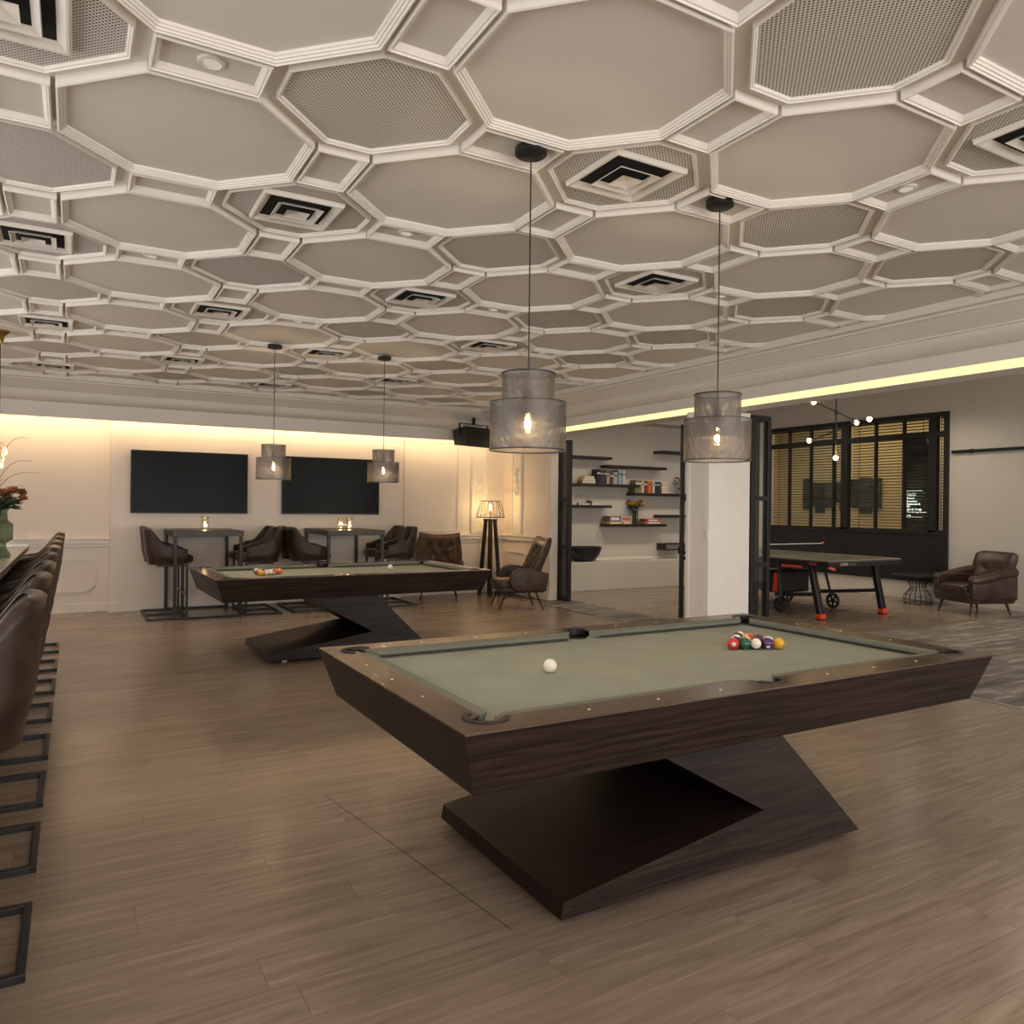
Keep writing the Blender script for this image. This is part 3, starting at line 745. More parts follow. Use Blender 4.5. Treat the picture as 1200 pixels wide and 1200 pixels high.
# ---------- ceiling vents and downlights
def make_vent():
    t = thing('ceiling_vent', 'v', 'air vent', (0, 0, 0), 0, 'square ceiling air vents')
    h0 = .195
    def sq(mb, pts):    # nested square rings from (half, z) points
        rs = [[mb.bm.verts.new((sx * h, sy * h, z)) for sx, sy in ((-1, -1), (1, -1), (1, 1), (-1, 1))] for h, z in pts]
        for a, b_ in zip(rs, rs[1:]):
            for k in range(4): mb.bm.faces.new((a[k], a[(k + 1) % 4], b_[(k + 1) % 4], b_[k]))
        return mb
    sq(MB(), [(h0 + .004, 2.978), (h0, 2.956), (h0 - .006, 2.953), (h0 - .014, 2.955), (h0 - .042, 2.976), (h0 - .042, 2.986)]).build('frame', VENTM, t)
    MB().box(-h0 + .04, h0 - .04, -h0 + .04, h0 - .04, 2.9755, 2.9795).build('duct_shade', DARKV, t)  # thin black sheet standing in for the shade up inside the vent
    for a, zz in ((.112, 2.948),):
        sq(MB(), [(a, zz), (a + .003, zz + .002), (a - .024, zz + .020), (a - .026, zz + .018), (a, zz)]).build('louvre', VENTM, t)
    mb = MB(); b4 = [mb.bm.verts.new((sx * .058, sy * .058, 2.944)) for sx, sy in ((-1, -1), (1, -1), (1, 1), (-1, 1))]; ap = mb.bm.verts.new((0, 0, 2.968))
    for k in range(4): mb.bm.faces.new((b4[k], b4[(k + 1) % 4], ap))
    mb.build('centre_cone', VENTM, t)
    return t
vents.sort(key=lambda p: depth((p[0], p[1], 2.95)))
vents = [p for p in vents if in_view((p[0], p[1], 2.95), 90)]
vp = make_vent()
for k, (x, y) in enumerate(vents):
    o = vp if k == 0 else copy_tree(vp)
    o.location = (x - .015, y - .02, 0)
    o['label'] = 'square white slatted air vent in a perforated ceiling octagon, %s to the camera' % ORD[k]
def make_downlight():
    t = thing('downlight', 'd', 'downlight', (0, 0, 0), 0, 'recessed ceiling downlights')
    MB().lathe([(.046, 2.978), (.044, 2.970), (.034, 2.968), (.029, 2.973), (.029, 2.978)], 24).build('trim_ring', WHITEP, t, True)
    MB().lathe([(0, 2.974), (.028, 2.974), (.028, 2.976), (0, 2.976)], 20).build('lens', DLIT, t, True)
    return t
dl = [(-.5, 0), (-.5, 2), (-.5, 4), (.5, 1), (.5, 3), (1.5, 2), (2.5, 1), (2, -.5), (2.5, 3), (.5, 5), (1.5, 6), (-.5, 6), (2.5, 5), (-1.5, 3), (-1.5, 5), (3.5, 2), (3.5, 4)]  # last two, beside the right cornice, are added to brighten the white column
hid = [(.5, -1), (1.5, -2), (-.5, -2), (2.5, -3), (-1.5, -1), (-1.5, 1)]
DLS = []
dp = make_downlight()
dl = [(SX + i * PIT, SY + j * PIT) for i, j in dl]; dl.sort(key=lambda p: depth((p[0], p[1], 2.95)))
for k, (x, y) in enumerate(dl):
    o = dp if k == 0 else copy_tree(dp); o.location = (x, y, 0)
    o['label'] = 'small round recessed downlight in a rectangular ceiling coffer, %s to the camera' % ORD[k]
for i, j in hid: dl.append((SX + i * PIT, SY + j * PIT))
for x, y in dl:
    l = bpy.data.lights.new('downlight_beam', 'SPOT'); l.energy = 44 if y > 6.2 or x > 4.8 else 28; l.spot_size = R(105); l.spot_blend = .8; l.color = (1.0, .85, .66); l.shadow_soft_size = .2
    o = bpy.data.objects.new('downlight_beam', l); C.objects.link(o); o.location = (x, y, 2.945)
GRL = ['above the left end of the ledge', 'above the middle of the ledge', 'near the club armchair', 'above the middle of the carpet', 'above the near part of the carpet', 'above the carpet by the right wall', 'above the left part of the dark window']
for x, y, e in ((7.6, 9.6, 105), (9.2, 9.4, 105), (10.8, 7.0, 100), (9.0, 4.2, 105), (8.6, 1.5, 80), (11.2, 3.2, 120), (10.9, 9.6, 90)):  # unseen downlights added as fill light for the games room
    t = thing('downlight', 'added fill downlight in the games room ceiling, %s' % GRL.pop(0), 'downlight', (x, y, .53), 0, 'added games room fill lights')
    for ch in dp.children: c_ = ch.copy(); C.objects.link(c_); c_.parent = t
    l = bpy.data.lights.new('downlight_beam', 'SPOT'); l.energy = e; l.spot_size = R(150); l.spot_blend = .8; l.color = (1.0, .86, .69); l.shadow_soft_size = .12
    o = bpy.data.objects.new('downlight_beam', l); C.objects.link(o); o.location = (x, y, 3.47)

# ---------- bar stools (leather tub on a cantilever frame), facing local +x
def sstep(a, b_, x):
    t = max(0, min(1, (x - a) / (b_ - a))); return t * t * (3 - 2 * t)
def make_stool():
    t = thing('bar_stool', 's', 'bar stool')
    PH = R(128)
    def outline(phi, tt, off):
        ap = abs(phi)
        ztop = 1.135 - .215 * sstep(R(38), R(82), ap) - .055 * sstep(R(85), R(128), ap)
        z0 = .685 + .01 * sstep(R(60), R(120), ap)
        z = z0 + (ztop - z0) * tt
        rb = .248 + .027 * sstep(0, .4, tt)
        sq = 1.0 / (abs(math.cos(phi)) ** 3.2 + abs(math.sin(phi)) ** 3.2) ** (1 / 3.2)
        rr = (rb - off) * sq * (1.0 if ap < R(90) else 1.0)
        lean = -.035 * (tt ** 1.3) * (1 - sstep(R(45), R(95), ap))
        return Vector((-rr * math.cos(phi) + lean, .9 * rr * math.sin(phi), z))
    nu, nv = 44, 12
    def outer(u, v):
        phi = -PH + 2 * PH * u
        return outline(phi, v, 0)
    def inner(u, v):
        phi = -PH + 2 * PH * u
        rip = .009 * abs(math.sin(phi * 6.5)) * (1 - sstep(R(70), R(100), abs(phi))) * sstep(.15, .4, v)
        return outline(phi, .18 + v * .82, .048 - rip)
    mb = MB(); mb.grid(outer, nu, nv)
    # rounded rim and side closures
    mb.grid(lambda u, v: outline(-PH + 2 * PH * u, 1.0, .048 * v) + Vector((0, 0, .014 * math.sin(PI * v))), nu, 5)
    for s in (0, 1):
        mb.grid(lambda u, v, s=s: outer(s, u).lerp(outline(PH * (2 * s - 1), u, .048), v) + Vector((.012 * math.sin(PI * v), 0, 0)), nv, 4)
    mb.grid(lambda u, v: outline(-PH + 2 * PH * u, 0, 0).lerp(Vector((0.0, 0, .672)), v), nu, 3)
    mb.build('outer_shell', LEATH, t, True, 70)
    MB().grid(inner, 120, nv).build('channelled_back', LEATH, t, True)
    mb = MB()
    prof = [(0, .80), (.10, .803), (.19, .797), (.222, .78), (.232, .75), (.225, .71), (.2, .69), (0, .68)]
    n = 32; rs = []
    for r_, z in prof:
        ring = []
        for k in range(n):
            a = 2 * PI * k / n; q = 1.0 / (abs(math.cos(a)) ** 3.5 + abs(math.sin(a)) ** 3.5) ** (1 / 3.5)
            ring.append(mb.bm.verts.new((r_ * q * math.cos(a) * 1.08 + .03, r_ * q * math.sin(a) * .88, z)))
        rs.append(ring)
    for a, b_ in zip(rs, rs[1:]):
        for k in range(n): mb.bm.faces.new((a[k], a[(k + 1) % n], b_[(k + 1) % n], b_[k]))
    mb.build('seat', LEATH, t, True)
    w = .026; x0, x1, y = -.27, .20, .232
    for s in (-1, 1):
        MB().box(x0, x1, s * y - w / 2, s * y + w / 2, 0, w, .002).build('runner', BLACKM, t)
        MB().box(x1 - w, x1, s * (y - .03) - w / 2, s * (y - .03) + w / 2, w - .002, .675, .002).build('upright', BLACKM, t)
        MB().box(-.16, x1, s * (y - .03) - w / 2, s * (y - .03) + w / 2, .66, .684, .002).build('seat_bearer', BLACKM, t)
    MB().box(x0, x0 + w, -y - w / 2, y + w / 2, 0.0005, w + .0005, .002).build('rear_crossbar', BLACKM, t)
    MB().box(x1 - w - .0005, x1 + .0005, -y - w / 2, y + w / 2, 0.0005, w + .0005, .002).build('front_crossbar', BLACKM, t)
    MB().box(x1 - w - .001, x1 + .001, -y + .03, y - .03, .29, .29 + w, .002).build('footrest', BRASS, t)
    return t
stool = make_stool()
first = [True]
def place_stool(x, y, rz, label, group):
    o = stool if first[0] else copy_tree(stool); first[0] = False
    o.location = (x, y, 0); o.rotation_euler = (0, 0, rz); o['label'] = label; o['group'] = group
    return o
for k, y in enumerate((2.97, 3.76, 4.50, 5.27, 6.12, 6.97, 7.85, 8.78)):
    place_stool(-.385, y, PI, 'brown leather tub stool on black frame along the bar counter, %s to the camera' % ORD[k], 'stools along the bar counter')
TS = (('left bar table', 1.05, 0, 'left side'), ('left bar table', 2.14, PI, 'right side'), ('right bar table', 2.83, 0, 'left side'), ('right bar table', 4.08, PI, 'right side'))
for nm, x, rz, side in TS:
    for y, w in ((10.625, 'nearer the camera'), (11.127, 'nearer the wall')):
        place_stool(x, y - .04, rz, 'brown leather tub stool on the %s of the %s, %s' % (side, nm, w), 'stools at the high tables')

# ---------- bar tables
def make_bar_table(label, x0, x1, y0, y1):
    t = thing('bar_table', label, 'bar table', ((x0 + x1) / 2, (y0 + y1) / 2, 0), 0, 'high tables under the televisions')
    a, b_ = (x1 - x0) / 2, (y1 - y0) / 2
    MB().box(-a, a, -b_, b_, 1.035, 1.105, .004).build('tabletop', TABLEB, t)
    w = .04
    for sx in (-1, 1):
        for sy in (-1, 1):
            MB().box(sx * (a - .03) - w / 2, sx * (a - .03) + w / 2, sy * (b_ - .03) - w / 2, sy * (b_ - .03) + w / 2, 0, 1.035, .002).build('leg', BLACKM, t)
    for sy in (-1, 1): MB().box(-a + .05, a - .05, sy * (b_ - .03) - .014, sy * (b_ - .03) + .014, 0.001, .028, .002).build('floor_rail', BLACKM, t)
    return t
make_bar_table('high dark bar table under the left television', 1.06, 1.90, 10.28, 11.39)
make_bar_table('high dark bar table under the right television', 2.96, 3.78, 10.20, 11.39)
def make_jar(label, x, y, z, s=1.0):
    t = thing('light_jar', label, 'glass jar', (x, y, z), 0, 'lit jars on the high tables')
    MB().lathe([(0, .002), (.05 * s, .002), (.056 * s, .012), (.056 * s, .10 * s), (.042 * s, .13 * s), (.042 * s, .145 * s)], 20).build('jar', SMOKE, t, True)
    MB().lathe([(.045 * s, .142 * s), (.047 * s, .142 * s), (.047 * s, .168 * s), (0, .17 * s)], 20).build('lid', BRASS, t, True)
    mb = MB()
    random.seed(int(x * 100))
    for _ in range(9): a = random.uniform(0, 6.28); r_ = random.uniform(0, .035) * s; mb.sphere((r_ * math.cos(a), r_ * math.sin(a), random.uniform(.025, .11) * s), .006, 6, 4)
    mb.build('fairy_lights', FAIRY, t)
    mb = MB().tube([(.046 * s * math.cos(k * .5), .046 * s * math.sin(k * .5), .155 * s) for k in range(14)], .004, 6); mb.build('twine', TWIG, t)
    point_light(t, (0, 0, .07), .8, (1, .7, .35), .02)
    return t
make_jar('glass jar of fairy lights on the left bar table', 1.50, 10.80, 1.105)
make_jar('clear jar of fairy lights on the right bar table, left of the pair', 3.30, 10.72, 1.105, .9)
make_jar('clear jar of fairy lights on the right bar table, right of the pair', 3.41, 10.66, 1.105, 1.0)

# ---------- televisions
for lab, x0, x1 in (('large black flat television on the left of the back wall', .645, 2.14), ('large black flat television on the right of the back wall', 2.62, 4.10)):
    t = thing('television', lab, 'television', ((x0 + x1) / 2, YTV, 0), 0, 'televisions')
    w = (x1 - x0) / 2
    MB().box(-w, w, -.06, -.012, 1.31, 2.155, .004).build('casing', BEZEL, t)
    MB().box(-w + .012, w - .012, -.0635, -.0585, 1.33, 2.143).build('screen', SCREEN, t)
    MB().box(-.25, .25, -.013, 0, 1.5, 1.95).build('wall_bracket', BLACKM, t)

# ---------- loudspeaker under the back cornice
t = thing('loudspeaker', 'black loudspeaker box hung on a bracket below the ceiling cornice', 'loudspeaker', (5.43, 10.76, 2.535), R(18))
mb = MB(); mb.prism([(-.17, -.165), (.13, -.13), (.17, .10), (-.10, .15)], 'x', -.29, .29); o = mb.build('cabinet', BLACKM, t)
MB().prism([(-.178, -.155), (-.172, -.155), (-.102, .14), (-.108, .14)], 'x', -.275, .275).build('grille', BLACKP, t)
mb = MB().bar((-.305, 0, 0), (-.305, 0, .20), .03, .008, up=(0, 1, 0)).bar((.305, 0, 0), (.305, 0, .20), .03, .008, up=(0, 1, 0)).bar((-.309, 0, .20), (.309, 0, .20), .03, .01)
mb.bar((0, 0, .20), (0, 0, .31), .04, .04); mb.build('bracket', BLACKM, t)

# ---------- tripod floor lamp
t = thing('floor_lamp', 'floor lamp with dark wooden legs and open wire shade in the corner', 'floor lamp', (5.96, 11.16, 0), R(20))
for k in range(4):
    a = R(45 + 90 * k)
    MB().bar((.17 * math.cos(a), .17 * math.sin(a), 0), (.075 * math.cos(a), .075 * math.sin(a), 1.24), .055, .04).build('leg', WALNUT, t)
MB().box(-.085, .085, -.085, .085, 1.22, 1.25, .004).build('top_plate', WALNUT, t)
MB().lathe([(.01, 1.25), (.01, 1.33), (.02, 1.335), (.02, 1.38), (0, 1.382)], 14).build('socket', BRASS, t, True)
MB().lathe([(0, 1.38), (.014, 1.385), (.03, 1.43), (.028, 1.48), (.012, 1.52), (0, 1.525)], 14).build('bulb', SMOKE, t, True)
MB().lathe([(0, 1.395), (.012, 1.40), (.013, 1.45), (.010, 1.49), (0, 1.50)], 10).build('filament', BULB, t, True)
sh = MB()
for r_, z in ((.235, 1.275), (.165, 1.545)): sh.tube([(r_ * math.cos(R(q)), r_ * math.sin(R(q)), z) for q in range(0, 361, 12)], .005, 6)
for k in range(16):
    a, b_ = R(k * 22.5), R(k * 22.5 + (11 if k % 2 else -11))
    sh.tube([(.235 * math.cos(a), .235 * math.sin(a), 1.275), (.165 * math.cos(b_), .165 * math.sin(b_), 1.545)], .003, 5)
for k in range(3): a = R(120 * k); sh.tube([(.02 * math.cos(a), .02 * math.sin(a), 1.34), (.233 * math.cos(a), .233 * math.sin(a), 1.277)], .003, 5)
sh.build('wire_shade', STEEL, t, True)
point_light(t, (0, 0, 1.45), 24, (1, .66, .30), .02)

# ---------- armchairs
def puff(mb, x0, x1, y0, y1, z0, z1, r, mat=None): return mb.box(x0, x1, y0, y1, z0, z1, r, 4, mat)
def tufted_chair(label, loc, rz):
    t = thing('armchair', label, 'armchair', loc, rz, 'tufted leather armchairs')
    # buttoned back: grid that leans back, wraps at the sides, dimpled at the buttons
    btn = [(.0, .30), (-.5, .30), (.5, .30), (-.26, .52), (.26, .52), (.0, .72), (-.5, .72), (.5, .72)]
    def back(side):
        def fn(u, v):
            s = (u - .5) * 2; y = s * (.30 + .05 * math.sin(PI * min(1, v * 1.1)) + .03 * v)
            z = .34 + v * .66 + (.035 * abs(s) ** 2 - .01) * sstep(.7, 1, v)
            x = -.20 - .26 * v + .10 * abs(s) ** 2.4 * (1 - .35 * v)
            th = .06 * (1 - .6 * abs(s) ** 6) * (1 - .8 * (2 * v - 1) ** 8) + .006
            if side > 0:
                d = 0
                for bu, bv in btn:
                    q = ((s - bu) / .13) ** 2 + ((v - bv) / .085) ** 2; d += math.exp(-q)
                pq, qq = s / .5, (v - .30) / .42
                def tri(w): return abs(w - round(w))
                msk = (1 - sstep(.55, .8, abs(s))) * sstep(.12, .28, v) * (1 - sstep(.76, .92, v))
                cr = max(math.exp(-(tri(pq + qq) / .13) ** 2), math.exp(-(tri(pq - qq) / .13) ** 2)) * msk
                x += th - .036 * min(1, d) - .016 * cr
            else: x -= th * .8
            return Vector((x, y, z))
        return fn
    bk = MB(); bk.grid(back(1), 65, 49); bk.grid(back(-1), 65, 49)
    f1_, f2_ = back(1), back(-1)
    bk.grid(lambda u, v: f1_(u, 1).lerp(f2_(u, 1), v), 65, 3); bk.grid(lambda u, v: f1_(u, 0).lerp(f2_(u, 0), v), 65, 3)
    for s in (0, 1): bk.grid(lambda u, v, s=s: f1_(s, u).lerp(f2_(s, u), v), 49, 3)
    bo = bk.build('backrest', LEATHD, t, True, 60)
    for bu, bv in btn:
        p = f1_(.5 + bu / 2, bv); MB().sphere((p.x + .004, p.y, p.z), .011, 8, 6).build('button', LEATHD, bo, True)
    # seat cushion
    st = MB(); puff(st, -.30, .34, -.28, .28, .27, .43, .06); st.build('seat', LEATHD, t, True)
    # curved side panels that sweep from the back to the rounded arm front
    pts = [(-.34, .27), (.10, .27), (.17, .32), (.20, .40), (.185, .50), (.12, .57), (.03, .595), (-.10, .585), (-.24, .555), (-.38, .52)]
    for s in (-1, 1):
        mb = MB(); mb.prism(pts, 'y', s * .345 - .042, s * .345 + .042)
        bmesh.ops.bevel(mb.bm, geom=[e for e in mb.bm.edges if abs(e.verts[0].co.y - e.verts[1].co.y) < 1e-4], offset=.026, segments=4, profile=.5, affect='EDGES')
        mb.build('arm', LEATHD, t, True, 50)
    bs = MB(); puff(bs, -.34, .30, -.31, .31, .24, .32, .035); bs.build('seat_base', LEATHD, t, True)
    for sx, sy in ((.22, .22), (.22, -.22), (-.22, .22), (-.22, -.22)):
        MB().tube([(sx, sy, .25), (sx * 1.45, sy * 1.3, 0.0)], .016, 8, r2=.010).build('leg', BLACKM, t, True)
    for s in (-1, 1):
        MB().tube([(.26, s * .245, .14), (.0, s * .12, .245), (-.26, s * .245, .14)], .005, 6).build('wire_brace', STEEL, t)
    return t
tufted_chair('brown buttoned leather armchair facing the room behind the far pool table', (4.98, 11.02, 0), R(-115))
tufted_chair('brown buttoned leather armchair seen from the side by the folding doors', (5.56, 9.58, 0), R(164))

def club_chair(label, loc, rz):
    t = thing('armchair', label, 'armchair', loc, rz)
    def back(side):
        def fn(u, v):
            s = (u - .5) * 2
            w = .36 - .05 * sstep(.0, .5, v) * 0 + .03 * sstep(.3, .9, v)
            y = s * w; top = .86 - .05 * max(0, abs(s) - .65) ** 2 * 8
            z = .34 + v * (top - .34)
            x = -.26 - .17 * v + .07 * abs(s) ** 3
            th = .06 * (1 - abs(s) ** 8 * .8) * (1 - max(0, v - .8) * 2)
            if side > 0:
                x += th
                for bu in (-.4, .4):
                    x -= .02 * math.exp(-(((s - bu) / .12) ** 2 + ((v - .58) / .07) ** 2))
            else: x -= th
            return Vector((x, y, z))
        return fn
    f1_, f2_ = back(1), back(-1)
    bk = MB(); bk.grid(f1_, 25, 19); bk.grid(f2_, 25, 19); bk.grid(lambda u, v: f1_(u, 1).lerp(f2_(u, 1), v) + Vector((0, 0, .025 * math.sin(PI * v))), 25, 5); bk.grid(lambda u, v: f1_(u, 0).lerp(f2_(u, 0), v), 25, 3)
    for s in (0, 1): bk.grid(lambda u, v, s=s: f1_(s, u).lerp(f2_(s, u), v), 19, 3)
    bo = bk.build('backrest', LEATHR, t, True, 60)
    for bu in (-.4, .4): p = f1_(.5 + bu / 2, .58); MB().sphere(p, .012, 8, 6).build('button', LEATHR, bo, True)
    st = MB(); puff(st, -.28, .37, -.27, .27, .28, .43, .05); st.build('seat', LEATHR, t, True)
    bs = MB(); puff(bs, -.36, .36, -.37, .37, .17, .33, .04); bs.build('seat_base', LEATHR, t, True)
    for s in (-1, 1):
        def arm(u, v, s=s):
            a = 2 * PI * v; x = -.36 + .74 * u
            zc = .56 + .05 * math.cos(PI * u) - .02 * u; r_ = .062 if u < .97 else .03
            return Vector((x, s * (.345 + .03 * math.sin(PI * u)) + r_ * math.cos(a), zc + r_ * math.sin(a)))
        mb = MB(); mb.grid(arm, 18, 17)
        for e in (0, 1): mb.grid(lambda u, v, e=e: arm(e, u).lerp(sum([arm(e, k / 8) for k in range(8)], Vector()) / 8, v), 17, 2)
        puff(mb, -.37, .355, s * .345 - .05, s * .345 + .05, .22, .56, .03)
        mb.build('arm', LEATHR, t, True, 60)
    for sx, sy in ((.27, .28), (.27, -.28), (-.27, .28), (-.27, -.28)):
        MB().tube([(sx, sy, .19), (sx * 1.2, sy * 1.1, 0.0)], .022, 8, r2=.012).build('leg', BLACKM, t, True)
    return t
club_chair('dark brown leather club armchair against the pale right-hand wall', (11.28, 6.30, 0), R(160))

# ---------- wire-base side table
t = thing('side_table', 'low round dark table on an hourglass wire base beside the club armchair', 'side table', (11.62, 7.36, 0))
MB().lathe([(0, .42), (.37, .42), (.385, .43), (.385, .455), (.37, .465), (0, .465)], 40).build('tabletop', BLACKP, t, True, 30)
mb = MB(); wp = [(.20, .0), (.215, .06), (.20, .13), (.14, .20), (.11, .25), (.13, .31), (.18, .37), (.20, .42)]
for k in range(16):
    a = 2 * PI * k / 16; mb.tube([(r_ * math.cos(a), r_ * math.sin(a), z + .004) for r_, z in wp], .004, 5)
for r_, z in wp: mb.tube([((r_) * math.cos(R(q)), (r_) * math.sin(R(q)), z + .004) for q in range(0, 361, 20)], .004, 5)
mb.build('wire_base', BLACKM, t)

# ---------- table tennis table
t = thing('table_tennis_table', 'black and orange table tennis table with net in the games room', 'table tennis table', (9.265, 7.97, .035))
hw, hl, tz = .7625, 1.37, .76
for s in (-1, 1):
    o = MB().box(-hw, hw, s * .01 if s > 0 else -hl, hl if s > 0 else s * .01, tz - .022, tz).build('playing_top', GREYTOP, t)
    y0, y1 = (.01, hl) if s > 0 else (-hl, -.01)
    MB().box(-hw - .006, hw + .006, y0 - (0 if s > 0 else .006), y1 + (.006 if s > 0 else 0), tz - .08, tz - .023).build('apron', STEEL, o)
    mb = MB().box(-hw, -hw + .02, y0, y1, tz, tz + .001).box(hw - .02, hw, y0, y1, tz, tz + .001).box(-hw + .02, hw - .02, (hl - .02) if s > 0 else -hl, hl if s > 0 else (-hl + .02), tz, tz + .001)
    mb.build('edge_line', WHITEP, o)
for sx in (-1, 1):
    for sy in (-1, 1):
        lg = MB().bar((sx * (hw - .10), sy * (hl - .36), tz - .04), (sx * (hw - .11), sy * (hl - .20), .05 - .03), .09, .075, up=(0, 1, 0), bevel=.012).build('leg', STEEL, t)
        MB().box(sx * (hw - .11) - .05, sx * (hw - .11) + .05, sy * (hl - .2) - .045, sy * (hl - .2) + .045, -.02, .045, .008).build('orange_cuff', ORANGE, lg)
        MB().box(sx * (hw - .11) - .048, sx * (hw - .11) + .048, sy * (hl - .2) - .043, sy * (hl - .2) + .043, -.035, -.018, .004).build('rubber_foot', RUBBER, lg)
    MB().bar((sx * (hw - .12), -hl + .25, .30), (sx * (hw - .3), -.25, .20), .035, .05).build('brace', STEEL, t)
    MB().bar((sx * (hw - .12), hl - .25, .30), (sx * (hw - .3), .25, .20), .035, .05).build('brace', STEEL, t)
    for sy in (-1, 1):
        MB().bar((sx * (hw - .3), sy * .3, tz - .06), (sx * (hw - .22), sy * .42, .12), .035, .035).build('strut', STEEL, t)
        w_ = MB()
        tb = bmesh.new(); 
        for k in range(18):
            pass
        tb.free()
        ringp = [(.085, -.022), (.105, -.022), (.112, -.012), (.112, .012), (.105, .022), (.085, .022), (.085, -.022)]
        w_.lathe(ringp, 24); 
        for k in range(5): a = 2 * PI * k / 5; w_.bar((0, 0, 0), (.09 * math.cos(a), .09 * math.sin(a), 0), .022, .02)
        w_.lathe([(0, -.025), (.026, -.025), (.026, .025), (0, .025)], 12)
        w_.build('wheel', BLACKM, t, True, 40, loc=(sx * (hw - .20), sy * .42, .078), rot=(0, R(90), 0))
MB().box(-.32, .32, -.20, .20, .20, .52, .03).build('central_chassis', BLACKM, t)
MB().prism([(-.16, .22), (-.08, .22), (-.11, .50), (-.15, .50)], 'x', -.34, -.325).build('red_badge', ORANGE, t)
MB().bar((-hw - .005, -.95, tz - .105), (-hw - .005, -.62, tz - .105), .02, .03).build('release_handle', ORANGE, t)
MB().bar((-hw + .02, -hl + .02, tz - .085), (-hw + .12, -hl - .004, tz - .115), .02, .03).build('corner_clip', ORANGE, t)
for s in (-1, 1):
    po = MB().box(s * (hw + .10) - .012, s * (hw + .10) + .012, -.012, .012, tz - .03, tz + .155, .003).box(s * (hw + .045) - .07, s * (hw + .045) + .07, -.02, .02, tz - .05, tz - .0225).build('net_post', BLACKM, t)
    MB().box(s * (hw + .10) - .015, s * (hw + .10) + .015, -.015, .015, tz + .15, tz + .17, .003).build('post_cap', ORANGE, po)
nm = MB()
for k in range(13): nm.box(-hw - .1, hw + .1, -.0008, .0008, tz + .005 + k * .0115, tz + .0065 + k * .0115)
for k in range(60): x = -hw - .1 + k * (2 * hw + .2) / 59; nm.box(x - .0008, x + .0008, -.0008, .0008, tz + .005, tz + .145)
tag(nm.build('net', BLACKM, t), kind='stuff')
MB().box(-hw - .1, hw + .1, -.002, .002, tz + .140, tz + .152).build('net_tape', WHITEP, t)
GREYL = plain('grey_lettering', (.22, .21, .2), .5)
le = put('end_lettering', text_mesh('CORNI', .05, WHITEP), t, (-hw + .22, -hl - .0075, tz - .052), (R(90), 0, 0))
put('end_lettering', text_mesh('LLEAU', .05, GREYL), t, (-hw + .40, -hl - .0075, tz - .052), (R(90), 0, 0))
put('side_lettering', text_mesh('500X', .055, ORANGE), t, (-hw - .0075, -hl + .30, tz - .052), (R(90), 0, R(-90)))

# ---------- branching chandelier in the games room
CHX, CHY = 9.40, 7.20
t = thing('chandelier', 'branching black chandelier with bare glowing bulbs over the table tennis table', 'chandelier', (CHX, CHY, 0))
MB().lathe([(0, 3.5), (.06, 3.5), (.06, 3.47), (0, 3.465)], 18).build('ceiling_rose', BLACKM, t, True)
MB().tube([(0, 0, 3.03), (0, 0, 3.47)], .003, 6).build('cable', BLACKM, t)
MB().tube([(0, 0, 2.36), (0, 0, 3.04)], .009, 8).build('stem', BLACKM, t, True)
Rr = Vector((cs, -sn, 0)); Ff = Vector((sn, cs, 0))
def along(r_, f, z): v = Rr * r_ + Ff * f; return Vector((v.x, v.y, z))
arms = [(along(-.30, -.05, 2.975), along(.29, .05, 2.745), 2.85), (along(.31, -.25, 2.74), along(-.24, .25, 2.47), 2.60)]
bulbs = [along(-.345, -.055, 2.985), along(.315, .055, 2.715), along(.345, -.28, 2.725), along(-.27, .28, 2.47), along(0, 0, 2.20)]
for a, b_, zj in arms:
    MB().tube([a, b_], .008, 8).build('arm', BLACKM, t, True)
    MB().lathe([(0, zj + .03), (.022, zj + .03), (.022, zj - .03), (0, zj - .03)], 12).build('joint', BLACKM, t, True)
for k, p in enumerate(bulbs):
    MB().sphere(p, .034, 14, 10).build('bulb', SMALLB, t, True)
    d = (Vector((0, 0, p.z + (.12 if k == 4 else 0))) - p).normalized() if k != 4 else Vector((0, 0, 1))
    MB().tube([p + d * .03, p + d * .085], .018, 10).build('socket', BRASS, t, True)
    point_light(t, p, 2.0, (1, .74, .40), .035)
MB().tube([(0, 0, 2.28), (0, 0, 2.38)], .012, 8).build('stem_end', BRASS, t, True)

# ---------- interior window with blinds on the far right wall
win = tag(MB().box(XR - .05, XR + .05, WY0 - .02, WY1, WZ1 - .01, WZ1 + .06).box(XR - .05, XR + .05, WY0 - .02, WY0 + .05, .28, WZ1).box(XR - .05, XR + .05, WY1 - .06, WY1, .28, WZ1).build('window_6', BLACKP), kind='structure')
def mull(y0, y1, z0, z1, dpt=.045, nm='mullion'): MB().box(XR - dpt, XR + dpt, y0, y1, z0, z1).build(nm, BLACKP, win)
mull(WY0 + .05, WY1 - .06, WZT, WZT + .085, .04, 'transom')
mull(WY0 + .05, WY1 - .06, WZ0 - .04, WZ0 + .03, .05, 'sill_rail')
mull(7.35, 7.48, WZ0, WZ1, .05)
mull(8.98, 9.12, WZ0, WZ1, .05)
for y in (7.93, 8.45, 9.30, 9.80, 10.30): mull(y - .018, y + .018, WZ0, WZ1, .03)
panes = [7.23, 7.46, 7.66, 7.93, 8.45, 8.98, 9.12, 9.30, 9.80, 10.30, 10.79]
for a, b_ in ((7.23, 7.35), (7.48, 7.93), (7.93, 8.45), (8.45, 8.98), (9.12, 9.30), (9.30, 9.80), (9.80, 10.30), (10.30, 10.79)):
    for z0, z1 in ((WZ0 + .03, WZT), (WZT + .085, WZ1)):
        MB().box(XR - .003, XR + .003, a + .018, b_ - .018, z0, z1).build('pane', CLEAR, win)
panel = MB().box(XR - .03, XR, WY0 + .05, WY1 - .06, .30, WZ0 - .04).build('spandrel_panel', BLACKP, win)
